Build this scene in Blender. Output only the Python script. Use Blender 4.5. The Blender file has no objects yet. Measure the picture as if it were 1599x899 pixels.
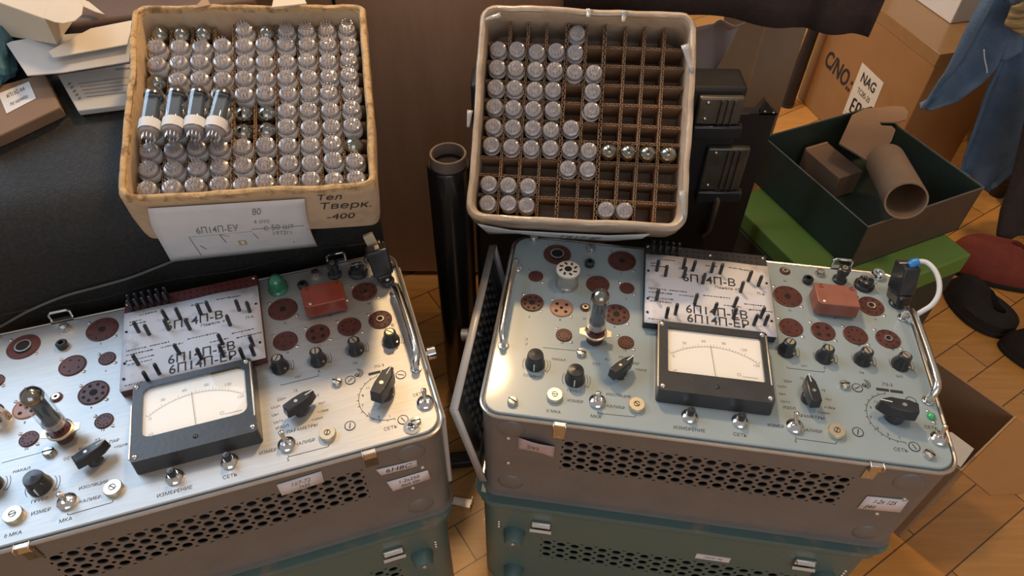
import bpy, bmesh, math, random
from mathutils import Vector, Matrix, Euler
R_ = math.radians
random.seed(7)
sc = bpy.context.scene
COL = sc.collection

# ------------------------------------------------------------------ camera, light, exposure
F_PX, CAM_H = 1118.07, 1.13385
RW = Matrix(((0.99995068, 0.00993187, 0.0), (0.00723827, -0.72875600, 0.68473520), (0.00680070, -0.68470143, -0.72879195)))
cam_d = bpy.data.cameras.new('camera'); cam = bpy.data.objects.new('camera', cam_d); COL.objects.link(cam)
cam_d.sensor_width = 36.0; cam_d.lens = 36.0 * F_PX / 1599.0; cam_d.clip_start = 0.02
right, down, fwd = (Vector((RW[0][k], RW[1][k], RW[2][k])) for k in range(3))
M = Matrix.Identity(4)
for r in range(3):
    M[r][0] = right[r]; M[r][1] = -down[r]; M[r][2] = -fwd[r]
M.translation = (0, 0, CAM_H)
cam.matrix_world = M
sc.camera = cam

world = bpy.data.worlds.new('world'); sc.world = world; world.use_nodes = True
bgn = world.node_tree.nodes['Background']; bgn.inputs[0].default_value = (0.92, 0.84, 0.80, 1); bgn.inputs[1].default_value = 0.36


def light(name, kind, loc, energy, color, size=0.1, target=None, size_y=None):
    d = bpy.data.lights.new(name, kind); d.energy = energy; d.color = color
    if kind == 'AREA':
        d.size = size
        if size_y: d.shape = 'RECTANGLE'; d.size_y = size_y
    else: d.shadow_soft_size = size
    o = bpy.data.objects.new(name, d); COL.objects.link(o); o.location = loc
    if target: o.rotation_euler = (Vector(target) - Vector(loc)).to_track_quat('-Z', 'Y').to_euler()
    return o


light('room_lamp', 'POINT', (-0.08, 1.38, 1.64), 46, (1.0, 0.66, 0.33), 0.07)
light('ceiling_lamp', 'POINT', (0.72, 0.72, 2.40), 27, (1.0, 0.64, 0.33), 0.12)
light('front_window', 'AREA', (0.3, -1.9, 1.55), 13, (0.80, 0.88, 1.0), 2.0, (0.1, 0.6, 0.4), 1.4)
light('window_daylight', 'AREA', (-2.05, 1.50, 2.25), 43, (0.56, 0.76, 1.0), 1.6, (0.0, 0.7, 0.5), 1.5)
sc.view_settings.view_transform = 'Standard'; sc.view_settings.look = 'None'
sc.view_settings.exposure = 0.0; sc.view_settings.gamma = 1.0; sc.view_settings.use_curve_mapping = False


# ------------------------------------------------------------------ places: sight lines met with real planes
def ray(px, py): return RW @ Vector(((px - 800) / F_PX, (py - 450) / F_PX, 1.0))
EYE = Vector((0, 0, CAM_H))
def U(px, py, z): v = ray(px, py); return EYE + v * ((z - CAM_H) / v.z)
def Yp(px, py, y): v = ray(px, py); return EYE + v * (y / v.y)
def onplane(px, py, n, q):
    v = ray(px, py); n = Vector(n); return EYE + v * (((Vector(q) - EYE).dot(n)) / v.dot(n))


# ------------------------------------------------------------------ materials
MATS = {}
def mat(name, color, rough=0.5, metal=0.0, noise=None, coat=0.0, bump=0.0, bscale=60.0, spec=None, stretch=None, emit=None):
    if name in MATS: return MATS[name]
    m = bpy.data.materials.new(name); m.use_nodes = True
    nt = m.node_tree; b = nt.nodes['Principled BSDF']
    b.inputs['Base Color'].default_value = (*color, 1); b.inputs['Roughness'].default_value = rough; b.inputs['Metallic'].default_value = metal
    if coat: b.inputs['Coat Weight'].default_value = coat; b.inputs['Coat Roughness'].default_value = 0.08
    if spec is not None: b.inputs['Specular IOR Level'].default_value = spec
    if emit: b.inputs['Emission Color'].default_value = (*emit[0], 1); b.inputs['Emission Strength'].default_value = emit[1]
    tc = nt.nodes.new('ShaderNodeTexCoord'); mp = nt.nodes.new('ShaderNodeMapping'); nt.links.new(tc.outputs['Object'], mp.inputs[0])
    if stretch: mp.inputs['Scale'].default_value = stretch
    if noise:   # (second colour, scale, amount low, high)
        c2, s, lo, hi = noise
        n = nt.nodes.new('ShaderNodeTexNoise'); n.inputs['Scale'].default_value = s; n.inputs['Detail'].default_value = 6; n.inputs['Roughness'].default_value = 0.65
        nt.links.new(mp.outputs[0], n.inputs['Vector'])
        cr = nt.nodes.new('ShaderNodeValToRGB'); cr.color_ramp.elements[0].position = lo; cr.color_ramp.elements[1].position = hi
        cr.color_ramp.elements[0].color = (*color, 1); cr.color_ramp.elements[1].color = (*c2, 1)
        nt.links.new(n.outputs['Fac'], cr.inputs[0]); nt.links.new(cr.outputs[0], b.inputs['Base Color'])
    if bump:
        n2 = nt.nodes.new('ShaderNodeTexNoise'); n2.inputs['Scale'].default_value = bscale; n2.inputs['Detail'].default_value = 4
        nt.links.new(mp.outputs[0], n2.inputs['Vector'])
        bp = nt.nodes.new('ShaderNodeBump'); bp.inputs['Strength'].default_value = bump; bp.inputs['Distance'].default_value = 0.004
        nt.links.new(n2.outputs['Fac'], bp.inputs['Height']); nt.links.new(bp.outputs[0], b.inputs['Normal'])
    MATS[name] = m
    return m


def glass_mat(name, tint=(0.93, 0.95, 0.95), ior=1.5):
    m = bpy.data.materials.new(name); m.use_nodes = True; nt = m.node_tree
    for n in list(nt.nodes): nt.nodes.remove(n)
    out = nt.nodes.new('ShaderNodeOutputMaterial'); mix = nt.nodes.new('ShaderNodeMixShader'); fr = nt.nodes.new('ShaderNodeFresnel')
    tr = nt.nodes.new('ShaderNodeBsdfTransparent'); gl = nt.nodes.new('ShaderNodeBsdfGlossy')
    fr.inputs[0].default_value = ior; tr.inputs[0].default_value = (*tint, 1); gl.inputs['Roughness'].default_value = 0.03
    ge = nt.nodes.new('ShaderNodeNewGeometry'); iv = nt.nodes.new('ShaderNodeMath'); iv.operation = 'SUBTRACT'; iv.inputs[0].default_value = 1.0
    mu = nt.nodes.new('ShaderNodeMath'); mu.operation = 'MULTIPLY'   # thin wall: the far side does not act as solid glass
    nt.links.new(ge.outputs['Backfacing'], iv.inputs[1]); nt.links.new(fr.outputs[0], mu.inputs[0]); nt.links.new(iv.outputs[0], mu.inputs[1])
    nt.links.new(mu.outputs[0], mix.inputs[0]); nt.links.new(tr.outputs[0], mix.inputs[1]); nt.links.new(gl.outputs[0], mix.inputs[2])
    nt.links.new(mix.outputs[0], out.inputs[0]); MATS[name] = m
    return m


GLASS = glass_mat('tube_glass', ior=2.0)
METERGLASS = glass_mat('meter_glass', (0.995, 0.995, 0.99), 1.35)
ALU = mat('brushed_aluminium', (0.55, 0.55, 0.54), 0.48, 0.70, ((0.48, 0.48, 0.47), 30, 0.35, 0.7), bump=0.03, bscale=300, stretch=(1, 14, 1))
BLUEPAINT = mat('blue_grey_paint', (0.315, 0.385, 0.405), 0.34, 0.0, ((0.275, 0.34, 0.36), 9, 0.4, 0.75), coat=0.25)
CASE = mat('hammered_grey_paint', (0.205, 0.188, 0.172), 0.42, 0.25, ((0.165, 0.152, 0.139), 14, 0.35, 0.75), bump=0.12, bscale=420)
GREEN = mat('green_case_paint', (0.105, 0.165, 0.145), 0.38, 0.1, ((0.14, 0.175, 0.145), 7, 0.45, 0.85), bump=0.06, bscale=260)
GREENRIM = mat('worn_teal_paint', (0.095, 0.165, 0.160), 0.42, 0.1, ((0.23, 0.20, 0.15), 20, 0.60, 0.72))
CHROME = mat('chrome', (0.80, 0.79, 0.77), 0.14, 1.0, ((0.7, 0.69, 0.66), 40, 0.4, 0.8))
STEEL = mat('nickel_steel', (0.66, 0.64, 0.60), 0.30, 1.0, ((0.55, 0.53, 0.5), 60, 0.4, 0.8))
BRASS = mat('pale_brass', (0.74, 0.66, 0.50), 0.32, 0.9, ((0.66, 0.57, 0.42), 60, 0.4, 0.8))
BLACKPL = mat('black_plastic', (0.018, 0.019, 0.022), 0.30, 0.0, ((0.03, 0.03, 0.034), 30, 0.4, 0.8), coat=0.2)
METERBLK = mat('black_meter_housing', (0.035, 0.037, 0.04), 0.36, 0.0, ((0.055, 0.055, 0.058), 26, 0.45, 0.8), bump=0.05, bscale=200)
HOLE = mat('dark_hole', (0.008, 0.007, 0.007), 0.8)
BAKE = mat('brown_bakelite', (0.11, 0.038, 0.031), 0.40, 0.0, ((0.07, 0.027, 0.022), 80, 0.4, 0.75), spec=0.3)
BAKELT = mat('light_brown_bakelite', (0.34, 0.17, 0.11), 0.4, 0.0, ((0.34, 0.17, 0.12), 80, 0.4, 0.75))
REDBAKE = mat('red_brown_block', (0.27, 0.055, 0.032), 0.32, 0.0, ((0.2, 0.042, 0.026), 50, 0.4, 0.75), coat=0.2)
TERRA = mat('rust_brown_block', (0.30, 0.11, 0.072), 0.42, 0.0, ((0.24, 0.085, 0.055), 50, 0.4, 0.75))
INK = mat('black_ink', (0.025, 0.025, 0.028), 0.6)
PENCIL = mat('pencil_line', (0.20, 0.19, 0.19), 0.7)
GREYINK = mat('grey_scale_ink', (0.33, 0.30, 0.26), 0.7)
DIAL = mat('cream_dial', (0.93, 0.90, 0.84), 0.5, 0.0, ((0.92, 0.86, 0.74), 12, 0.45, 0.8))
PAPER = mat('white_paper', (0.72, 0.72, 0.72), 0.75, 0.0, ((0.64, 0.64, 0.65), 30, 0.4, 0.8))
CARD = mat('printed_card', (0.66, 0.66, 0.70), 0.55, 0.0, ((0.42, 0.41, 0.44), 38, 0.52, 0.72))
STICKER = mat('sticker_paper', (0.80, 0.74, 0.74), 0.7, 0.0, ((0.72, 0.66, 0.66), 60, 0.4, 0.8))
BOARDBLK = mat('black_connector_board', (0.03, 0.03, 0.034), 0.45, 0.0, ((0.05, 0.05, 0.055), 50, 0.4, 0.8))
BOARDRED = mat('maroon_connector_board', (0.115, 0.028, 0.026), 0.4, 0.0, ((0.08, 0.022, 0.02), 50, 0.4, 0.8))
CARDB = mat('old_cardboard', (0.55, 0.40, 0.26), 0.75, 0.0, ((0.41, 0.28, 0.17), 22, 0.4, 0.72), bump=0.25, bscale=90)
CARDEDGE = mat('corrugated_edge', (0.56, 0.37, 0.18), 0.8, 0.0, ((0.27, 0.16, 0.07), 60, 0.48, 0.62), bump=0.5, bscale=140)
CARDTAPE = mat('taped_cardboard', (0.56, 0.43, 0.31), 0.45, 0.0, ((0.40, 0.29, 0.19), 24, 0.4, 0.75), coat=0.7, bump=0.35, bscale=55)
DIVIDER = mat('brown_divider_board', (0.36, 0.21, 0.115), 0.8, 0.0, ((0.28, 0.155, 0.08), 40, 0.4, 0.75))
FLUTE = mat('divider_fluting', (0.46, 0.31, 0.19), 0.8, 0.0, ((0.36, 0.23, 0.13), 90, 0.4, 0.75))
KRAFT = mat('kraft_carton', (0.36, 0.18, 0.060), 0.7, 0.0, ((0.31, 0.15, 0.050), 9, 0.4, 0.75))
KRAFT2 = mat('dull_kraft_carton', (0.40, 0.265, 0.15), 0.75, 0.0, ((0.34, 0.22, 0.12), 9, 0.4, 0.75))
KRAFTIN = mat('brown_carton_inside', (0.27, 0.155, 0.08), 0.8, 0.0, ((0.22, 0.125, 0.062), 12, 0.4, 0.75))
CREAM = mat('cream_board', (0.70, 0.60, 0.46), 0.65, 0.0, ((0.64, 0.54, 0.41), 9, 0.4, 0.75))
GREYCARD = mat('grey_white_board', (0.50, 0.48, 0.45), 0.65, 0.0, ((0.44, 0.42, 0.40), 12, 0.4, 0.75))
BLACKFAB = mat('black_upholstery', (0.012, 0.0115, 0.011), 0.6, 0.0, ((0.030, 0.028, 0.025), 220, 0.4, 0.75), bump=0.25, bscale=500, spec=0.4)
BLACKMET = mat('black_enamel', (0.014, 0.013, 0.013), 0.45, 0.0, ((0.024, 0.022, 0.02), 20, 0.4, 0.8))
FILM = mat('black_film_wrap', (0.010, 0.009, 0.009), 0.25, 0.0, ((0.016, 0.014, 0.013), 14, 0.4, 0.8), coat=0.3, stretch=(1, 1, 0.08))
CORE = mat('grey_cardboard_core', (0.16, 0.115, 0.09), 0.7, 0.0, ((0.12, 0.09, 0.07), 40, 0.4, 0.75))
LATCHM = mat('dull_latch_metal', (0.17, 0.15, 0.12), 0.42, 0.75, ((0.10, 0.09, 0.075), 40, 0.4, 0.75))
CABWOOD = mat('brown_cabinet_veneer', (0.44, 0.255, 0.155), 0.6, 0.0, ((0.36, 0.205, 0.122), 6, 0.35, 0.75), bump=0.05, stretch=(6, 6, 0.8))
DARKCLOTH = mat('dark_brown_cloth', (0.055, 0.034, 0.030), 0.9, 0.0, ((0.038, 0.024, 0.022), 60, 0.4, 0.75), bump=0.35, bscale=160)
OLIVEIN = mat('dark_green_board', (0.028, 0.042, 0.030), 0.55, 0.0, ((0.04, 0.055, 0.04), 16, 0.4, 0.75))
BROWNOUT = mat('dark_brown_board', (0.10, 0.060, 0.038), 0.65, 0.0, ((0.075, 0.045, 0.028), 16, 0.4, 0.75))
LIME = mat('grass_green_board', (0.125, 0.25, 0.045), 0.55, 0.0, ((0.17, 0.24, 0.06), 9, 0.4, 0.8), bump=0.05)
DENIM = mat('blue_denim', (0.13, 0.215, 0.33), 0.8, 0.0, ((0.085, 0.145, 0.24), 16, 0.4, 0.7), bump=0.3, bscale=240)
TROUSER = mat('brown_grey_cloth', (0.050, 0.038, 0.034), 0.9, 0.0, ((0.036, 0.027, 0.025), 40, 0.4, 0.75), bump=0.3, bscale=240)
REDFELT = mat('red_felt', (0.22, 0.040, 0.022), 0.85, 0.0, ((0.16, 0.028, 0.017), 30, 0.4, 0.75), bump=0.3, bscale=200)
BLACKFELT = mat('black_felt', (0.016, 0.012, 0.011), 0.9, 0.0, ((0.025, 0.018, 0.016), 40, 0.4, 0.75), bump=0.2, bscale=200)
PLAID = mat('yellow_plaid_cloth', (0.42, 0.30, 0.12), 0.85, 0.0, ((0.16, 0.12, 0.07), 26, 0.42, 0.6), stretch=(0.5, 0.5, 7))
PINKPAPER = mat('greyish_pink_paper', (0.46, 0.38, 0.36), 0.75, 0.0, ((0.39, 0.32, 0.30), 14, 0.4, 0.75))
BLUEBAG = mat('blue_plastic', (0.05, 0.14, 0.19), 0.25, 0.0, ((0.08, 0.2, 0.26), 14, 0.4, 0.75), coat=0.4)
GREENLENS = mat('green_lens', (0.03, 0.20, 0.10), 0.12, 0.0, ((0.02, 0.14, 0.07), 20, 0.4, 0.75), coat=0.6)
GREENLED = mat('green_indicator', (0.05, 0.42, 0.16), 0.15, 0.0, ((0.03, 0.3, 0.1), 20, 0.4, 0.75), coat=0.6)
STEM = mat('lilac_glass_stem', (0.42, 0.355, 0.355), 0.28, 0.0, ((0.26, 0.215, 0.215), 500, 0.35, 0.75), coat=0.4)
ANODE = mat('grey_anode', (0.085, 0.105, 0.13), 0.5, 0.1, ((0.055, 0.07, 0.09), 30, 0.4, 0.8))
GETTER = mat('mirror_getter', (0.34, 0.32, 0.28), 0.16, 1.0, ((0.17, 0.16, 0.14), 60, 0.45, 0.8))
PIN = mat('tube_pin_metal', (0.80, 0.76, 0.74), 0.28, 1.0, ((0.68, 0.64, 0.62), 90, 0.4, 0.8))
CERAM = mat('white_ceramic', (0.66, 0.63, 0.56), 0.35, 0.0, ((0.58, 0.55, 0.48), 40, 0.4, 0.8))
CLIPBLUE = mat('bright_blue_plastic', (0.02, 0.20, 0.55), 0.35, 0.0, ((0.02, 0.16, 0.45), 40, 0.4, 0.8))
CABLEW = mat('white_cable', (0.72, 0.71, 0.69), 0.4, 0.0, ((0.66, 0.65, 0.62), 40, 0.4, 0.8))
CABLEG = mat('grey_cable', (0.13, 0.125, 0.12), 0.4, 0.0, ((0.10, 0.10, 0.095), 40, 0.4, 0.8))
BEIGE = mat('beige_plastic', (0.55, 0.46, 0.33), 0.45, 0.0, ((0.48, 0.40, 0.28), 40, 0.4, 0.8))
FLATGREY = mat('light_grey_lid_paint', (0.50, 0.48, 0.46), 0.35, 0.1, ((0.44, 0.42, 0.40), 20, 0.4, 0.8))
DARKLID = mat('dark_grey_lid_inside', (0.075, 0.085, 0.095), 0.4, 0.2, ((0.06, 0.066, 0.075), 20, 0.4, 0.8))


# ------------------------------------------------------------------ mesh builder
class MB:
    def __init__(s): s.v = []; s.f = []; s.m = []; s.mi = 0
    def add(s, vs, fs, M=None):
        n = len(s.v)
        for p in vs:
            p = Vector(p); s.v.append(M @ p if M else p)
        for f in fs: s.f.append(tuple(i + n for i in f)); s.m.append(s.mi)
        return s
    def box(s, x0, x1, y0, y1, z0, z1, M=None):
        vs = [(x, y, z) for z in (z0, z1) for y in (y0, y1) for x in (x0, x1)]
        return s.add(vs, [(0, 2, 3, 1), (4, 5, 7, 6), (0, 1, 5, 4), (2, 6, 7, 3), (0, 4, 6, 2), (1, 3, 7, 5)], M)
    def prism(s, poly, z0, z1, M=None, inset=0.0):
        n = len(poly)
        if inset:
            c = (sum(p[0] for p in poly) / n, sum(p[1] for p in poly) / n)
            top = []
            for p in poly:
                d = math.hypot(p[0] - c[0], p[1] - c[1]) or 1; k = max(0, 1 - inset / d)
                top.append((c[0] + (p[0] - c[0]) * k, c[1] + (p[1] - c[1]) * k))
        else: top = poly
        vs = [(x, y, z0) for x, y in poly] + [(x, y, z1) for x, y in top]
        fs = [tuple(range(n))[::-1], tuple(range(n, 2 * n))] + [(i, (i + 1) % n, n + (i + 1) % n, n + i) for i in range(n)]
        return s.add(vs, fs, M)
    def lathe(s, prof, n=24, M=None, caps=True):
        vs = []; fs = []
        for r, z in prof:
            for k in range(n):
                a = 2 * math.pi * k / n; vs.append((r * math.cos(a), r * math.sin(a), z))
        for i in range(len(prof) - 1):
            for k in range(n): fs.append((i * n + k, i * n + (k + 1) % n, (i + 1) * n + (k + 1) % n, (i + 1) * n + k))
        if caps:
            fs.append(tuple(range(n))[::-1]); b = (len(prof) - 1) * n; fs.append(tuple(range(b, b + n)))
        return s.add(vs, fs, M)
    def cyl(s, c, r, h, n=24, r2=None, M=None):
        T = Matrix.Translation(c); return s.lathe([(r, 0), (r if r2 is None else r2, h)], n, (M @ T) if M else T)
    def rod(s, p0, p1, r, n=12, r2=None):
        p0 = Vector(p0); p1 = Vector(p1); d = p1 - p0
        T = Matrix.Translation(p0) @ d.to_track_quat('Z', 'Y').to_matrix().to_4x4()
        return s.lathe([(r, 0), (r if r2 is None else r2, d.length)], n, T)
    def tube(s, path, r, n=10, closed=False, caps=True):
        P = [Vector(p) for p in path]; m = len(P); rs = r if isinstance(r, (list, tuple)) else [r] * m
        vs = []; fs = []; ref = None
        for i, p in enumerate(P):
            a = P[(i - 1) % m] if closed or i > 0 else P[i]; b = P[(i + 1) % m] if closed or i < m - 1 else P[i]
            t = (b - a).normalized()
            if ref is None: ref = Vector((0, 0, 1)) if abs(t.z) < 0.9 else Vector((1, 0, 0))
            x = (ref - t * ref.dot(t)).normalized(); ref = x; y = t.cross(x)
            for k in range(n):
                an = 2 * math.pi * k / n; vs.append(p + x * (rs[i] * math.cos(an)) + y * (rs[i] * math.sin(an)))
        for i in range(m if closed else m - 1):
            j = (i + 1) % m
            for k in range(n): fs.append((i * n + k, i * n + (k + 1) % n, j * n + (k + 1) % n, j * n + k))
        if not closed and caps: fs.append(tuple(range(n))[::-1]); fs.append(tuple(range((m - 1) * n, m * n)))
        return s.add(vs, fs)
    def grid(s, fn, nu, nv):
        vs = [fn(i / nu, j / nv) for j in range(nv + 1) for i in range(nu + 1)]; w = nu + 1
        return s.add(vs, [(j * w + i, j * w + i + 1, (j + 1) * w + i + 1, (j + 1) * w + i) for j in range(nv) for i in range(nu)])
    def dome(s, c, r, h, n=16, M=None, k=4):
        prof = [(r * math.cos(math.pi / 2 * i / k), h * math.sin(math.pi / 2 * i / k)) for i in range(k)] + [(r * 0.04, h)]
        T = Matrix.Translation(c); return s.lathe(prof, n, (M @ T) if M else T)
    def build(s, name, mats, parent=None, bevel=0.0, smooth=35, solid=0.0, sub=0, seg=2):
        me = bpy.data.meshes.new(name); me.from_pydata([tuple(p) for p in s.v], [], s.f)
        for m in (mats if isinstance(mats, (list, tuple)) else [mats]): me.materials.append(m)
        for p, i in zip(me.polygons, s.m): p.material_index = i
        bm = bmesh.new(); bm.from_mesh(me); bmesh.ops.recalc_face_normals(bm, faces=bm.faces); bm.to_mesh(me); bm.free()
        if smooth:
            me.polygons.foreach_set('use_smooth', [True] * len(me.polygons)); me.set_sharp_from_angle(angle=R_(smooth))
        o = bpy.data.objects.new(name, me); COL.objects.link(o)
        if parent: o.parent = parent
        if solid: md = o.modifiers.new('thickness', 'SOLIDIFY'); md.thickness = solid; md.offset = 0
        if bevel: md = o.modifiers.new('bevel', 'BEVEL'); md.width = bevel; md.segments = seg; md.limit_method = 'ANGLE'; md.angle_limit = R_(40)
        if sub: md = o.modifiers.new('smooth', 'SUBSURF'); md.levels = sub; md.render_levels = sub
        return o


def tag(o, label, cat, group=None, kind=None):
    if label: o['label'] = label
    if cat: o['category'] = cat
    if group: o['group'] = group
    if kind: o['kind'] = kind
    return o
def empty(name, label, cat, loc=(0, 0, 0), rz=0.0, group=None, M=None):
    o = bpy.data.objects.new(name, None); COL.objects.link(o); o.empty_display_size = 0.02
    if M is not None: o.matrix_world = M
    else: o.location = loc; o.rotation_euler = (0, 0, rz)
    return tag(o, label, cat, group)
def structure(o): o['kind'] = 'structure'; return o
def copy_tree(o, parent=None):
    c = o.copy(); COL.objects.link(c); c.parent = parent
    for ch in list(o.children): copy_tree(ch, c)
    return c
def rrect(x0, x1, y0, y1, r, n=6):
    out = []
    for cx, cy, a0 in ((x1 - r, y1 - r, 0), (x0 + r, y1 - r, 90), (x0 + r, y0 + r, 180), (x1 - r, y0 + r, 270)):
        for k in range(n + 1):
            a = R_(a0 + 90 * k / n); out.append((cx + r * math.cos(a), cy + r * math.sin(a)))
    return out
def frame(o, x, y, z):
    m = Matrix.Identity(4)
    for i in range(3): m[i][0] = x[i]; m[i][1] = y[i]; m[i][2] = z[i]; m[i][3] = o[i]
    return m

_tx = {}
def glyphs(s):
    if s not in _tx:
        c = bpy.data.curves.new('text', 'FONT'); c.body = s; c.offset = 0.022 if s in ('C/NO.:', 'NAG') else (0.008 if s[:2] == '6П' else 0.0); c.align_x = 'CENTER'; c.align_y = 'CENTER'; c.resolution_u = 3
        o = bpy.data.objects.new('text', c); COL.objects.link(o); dg = bpy.context.evaluated_depsgraph_get(); dg.update()
        me = o.evaluated_get(dg).to_mesh()
        _tx[s] = ([v.co.copy() for v in me.vertices], [tuple(p.vertices) for p in me.polygons])
        o.evaluated_get(dg).to_mesh_clear(); bpy.data.objects.remove(o); bpy.data.curves.remove(c)
    return _tx[s]
def write(mb, s, x, y, z, size, ang=0.0, sx=1.0, shear=0.0, fn=None):
    """letters laid on the local plane z, or through fn(x, y) onto a curved sheet"""
    vs, fs = glyphs(s); ca, sa = math.cos(ang), math.sin(ang); out = []
    for p in vs:
        a, b = (p.x * sx + shear * p.y) * size, p.y * size
        X, Y = x + a * ca - b * sa, y + a * sa + b * ca
        out.append(fn(X, Y) if fn else (X, Y, z))
    mb.add(out, fs)
def stroke(mb, pts, w, z=0.0, fn=None):
    """a drawn line as a thin strip"""
    for a, b in zip(pts[:-1], pts[1:]):
        dx, dy = b[0] - a[0], b[1] - a[1]; L = math.hypot(dx, dy) or 1; nx, ny = -dy / L * w / 2, dx / L * w / 2
        q = [(a[0] + nx, a[1] + ny), (a[0] - nx, a[1] - ny), (b[0] - nx, b[1] - ny), (b[0] + nx, b[1] + ny)]
        mb.add([fn(*p) if fn else (p[0], p[1], z) for p in q], [(0, 1, 2, 3)])
def arc(cx, cy, r, a0, a1, n=16): return [(cx + r * math.cos(R_(a0 + (a1 - a0) * k / n)), cy + r * math.sin(R_(a0 + (a1 - a0) * k / n))) for k in range(n + 1)]
ORD = ['first', 'second', 'third', 'fourth', 'fifth', 'sixth', 'seventh', 'eighth', 'ninth', 'tenth', 'eleventh', 'twelfth']


# ------------------------------------------------------------------ the room
def parquet():
    m = bpy.data.materials.new('oak_parquet'); m.use_nodes = True; nt = m.node_tree; b = nt.nodes['Principled BSDF']
    tc = nt.nodes.new('ShaderNodeTexCoord'); mp = nt.nodes.new('ShaderNodeMapping'); mp.inputs['Rotation'].default_value = (0, 0, R_(-33))
    nt.links.new(tc.outputs['Object'], mp.inputs[0])
    br = nt.nodes.new('ShaderNodeTexBrick'); br.inputs['Scale'].default_value = 1.0; br.inputs['Brick Width'].default_value = 0.42; br.inputs['Row Height'].default_value = 0.07
    br.inputs['Mortar Size'].default_value = 0.0012; br.inputs['Mortar Smooth'].default_value = 0.1; br.offset = 0.5
    br.inputs['Color1'].default_value = (0.60, 0.27, 0.066, 1); br.inputs['Color2'].default_value = (0.76, 0.38, 0.105, 1); br.inputs['Mortar'].default_value = (0.13, 0.065, 0.025, 1)
    nt.links.new(mp.outputs[0], br.inputs[0])
    mp2 = nt.nodes.new('ShaderNodeMapping'); mp2.inputs['Rotation'].default_value = (0, 0, R_(-33)); mp2.inputs['Scale'].default_value = (3, 40, 1); nt.links.new(tc.outputs['Object'], mp2.inputs[0])
    n = nt.nodes.new('ShaderNodeTexNoise'); n.inputs['Scale'].default_value = 2.5; n.inputs['Detail'].default_value = 6; nt.links.new(mp2.outputs[0], n.inputs[0])
    mx = nt.nodes.new('ShaderNodeMix'); mx.data_type = 'RGBA'; mx.blend_type = 'MULTIPLY'; mx.inputs[0].default_value = 0.40
    cr = nt.nodes.new('ShaderNodeValToRGB'); cr.color_ramp.elements[0].color = (0.6, 0.55, 0.5, 1); cr.color_ramp.elements[0].position = 0.3; cr.color_ramp.elements[1].position = 0.65
    nt.links.new(n.outputs[0], cr.inputs[0]); nt.links.new(br.outputs[0], mx.inputs[6]); nt.links.new(cr.outputs[0], mx.inputs[7]); nt.links.new(mx.outputs[2], b.inputs['Base Color'])
    b.inputs['Roughness'].default_value = 0.33; b.inputs['Coat Weight'].default_value = 0.15
    return m
fl = MB(); fl.box(-3.2, 3.4, -2.6, 3.0, -0.04, 0.0); structure(fl.build('floor', parquet()))
WALLM = mat('pale_wallpaper', (0.50, 0.44, 0.36), 0.8, 0.0, ((0.46, 0.40, 0.33), 12, 0.4, 0.75))
w = MB(); w.box(-3.2, 3.4, 3.0, 3.08, 0.0, 2.6); structure(w.build('wall_back', WALLM))
w = MB(); w.box(3.4, 3.48, -2.6, 3.08, 0.0, 2.6); structure(w.build('wall_right', WALLM))
w = MB(); w.box(-3.2, 3.4, 2.98, 3.0, 0.0, 0.07); structure(w.build('baseboard_back', CABWOOD))

# brown cabinet behind everything, with the shelf board that rests on it
cab = empty('cabinet', 'brown wooden cabinet standing behind the black bench and film roll', 'cabinet', (-0.55, 1.10, 0))
m = MB(); m.box(-0.75, 0.70, 0.0, 0.30, 0.012, 0.93); m.build('body', CABWOOD, cab, bevel=0.003)
m = MB(); m.box(-0.74, 0.69, 0.012, 0.29, 0.0, 0.012); m.build('plinth', BLACKMET, cab)
m = MB(); m.box(-0.34, -0.335, -0.0015, 0.01, 0.05, 0.90); m.box(0.262, 0.267, -0.0015, 0.01, 0.05, 0.90); m.build('panel_joint', BLACKMET, cab)
sh = MB(); sh.box(-1.25, 0.72, 1.12, 1.27, 0.93, 0.955)
tag(sh.build('shelf_board', CABWOOD, bevel=0.003), 'brown board lying on the cabinet with dark cloth hanging from it', 'shelf')

# ------------------------------------------------------------------ the two valve testers (panel coordinates: u along the front, v to the back)
ZB = 0.275; PZ = 0.185; TW, TD = 0.51, 0.293
class Frame:
    def __init__(s, o, deg):
        a = R_(deg); s.o = Vector(o); s.x = Vector((math.cos(a), math.sin(a), 0)); s.y = Vector((-math.sin(a), math.cos(a), 0)); s.rz = a
    def W(s, u, v, z=0.0): return s.o + s.x * u + s.y * v + Vector((0, 0, z))
    def uv(s, px, py, h=0.0):
        q = U(px, py, ZB + PZ + h) - s.o; return (q.dot(s.x), q.dot(s.y))
FR = Frame((-0.0352, 0.4442, ZB), -7.869)
FL = Frame((-0.5560, 0.2609, ZB), 18.335)


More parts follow.
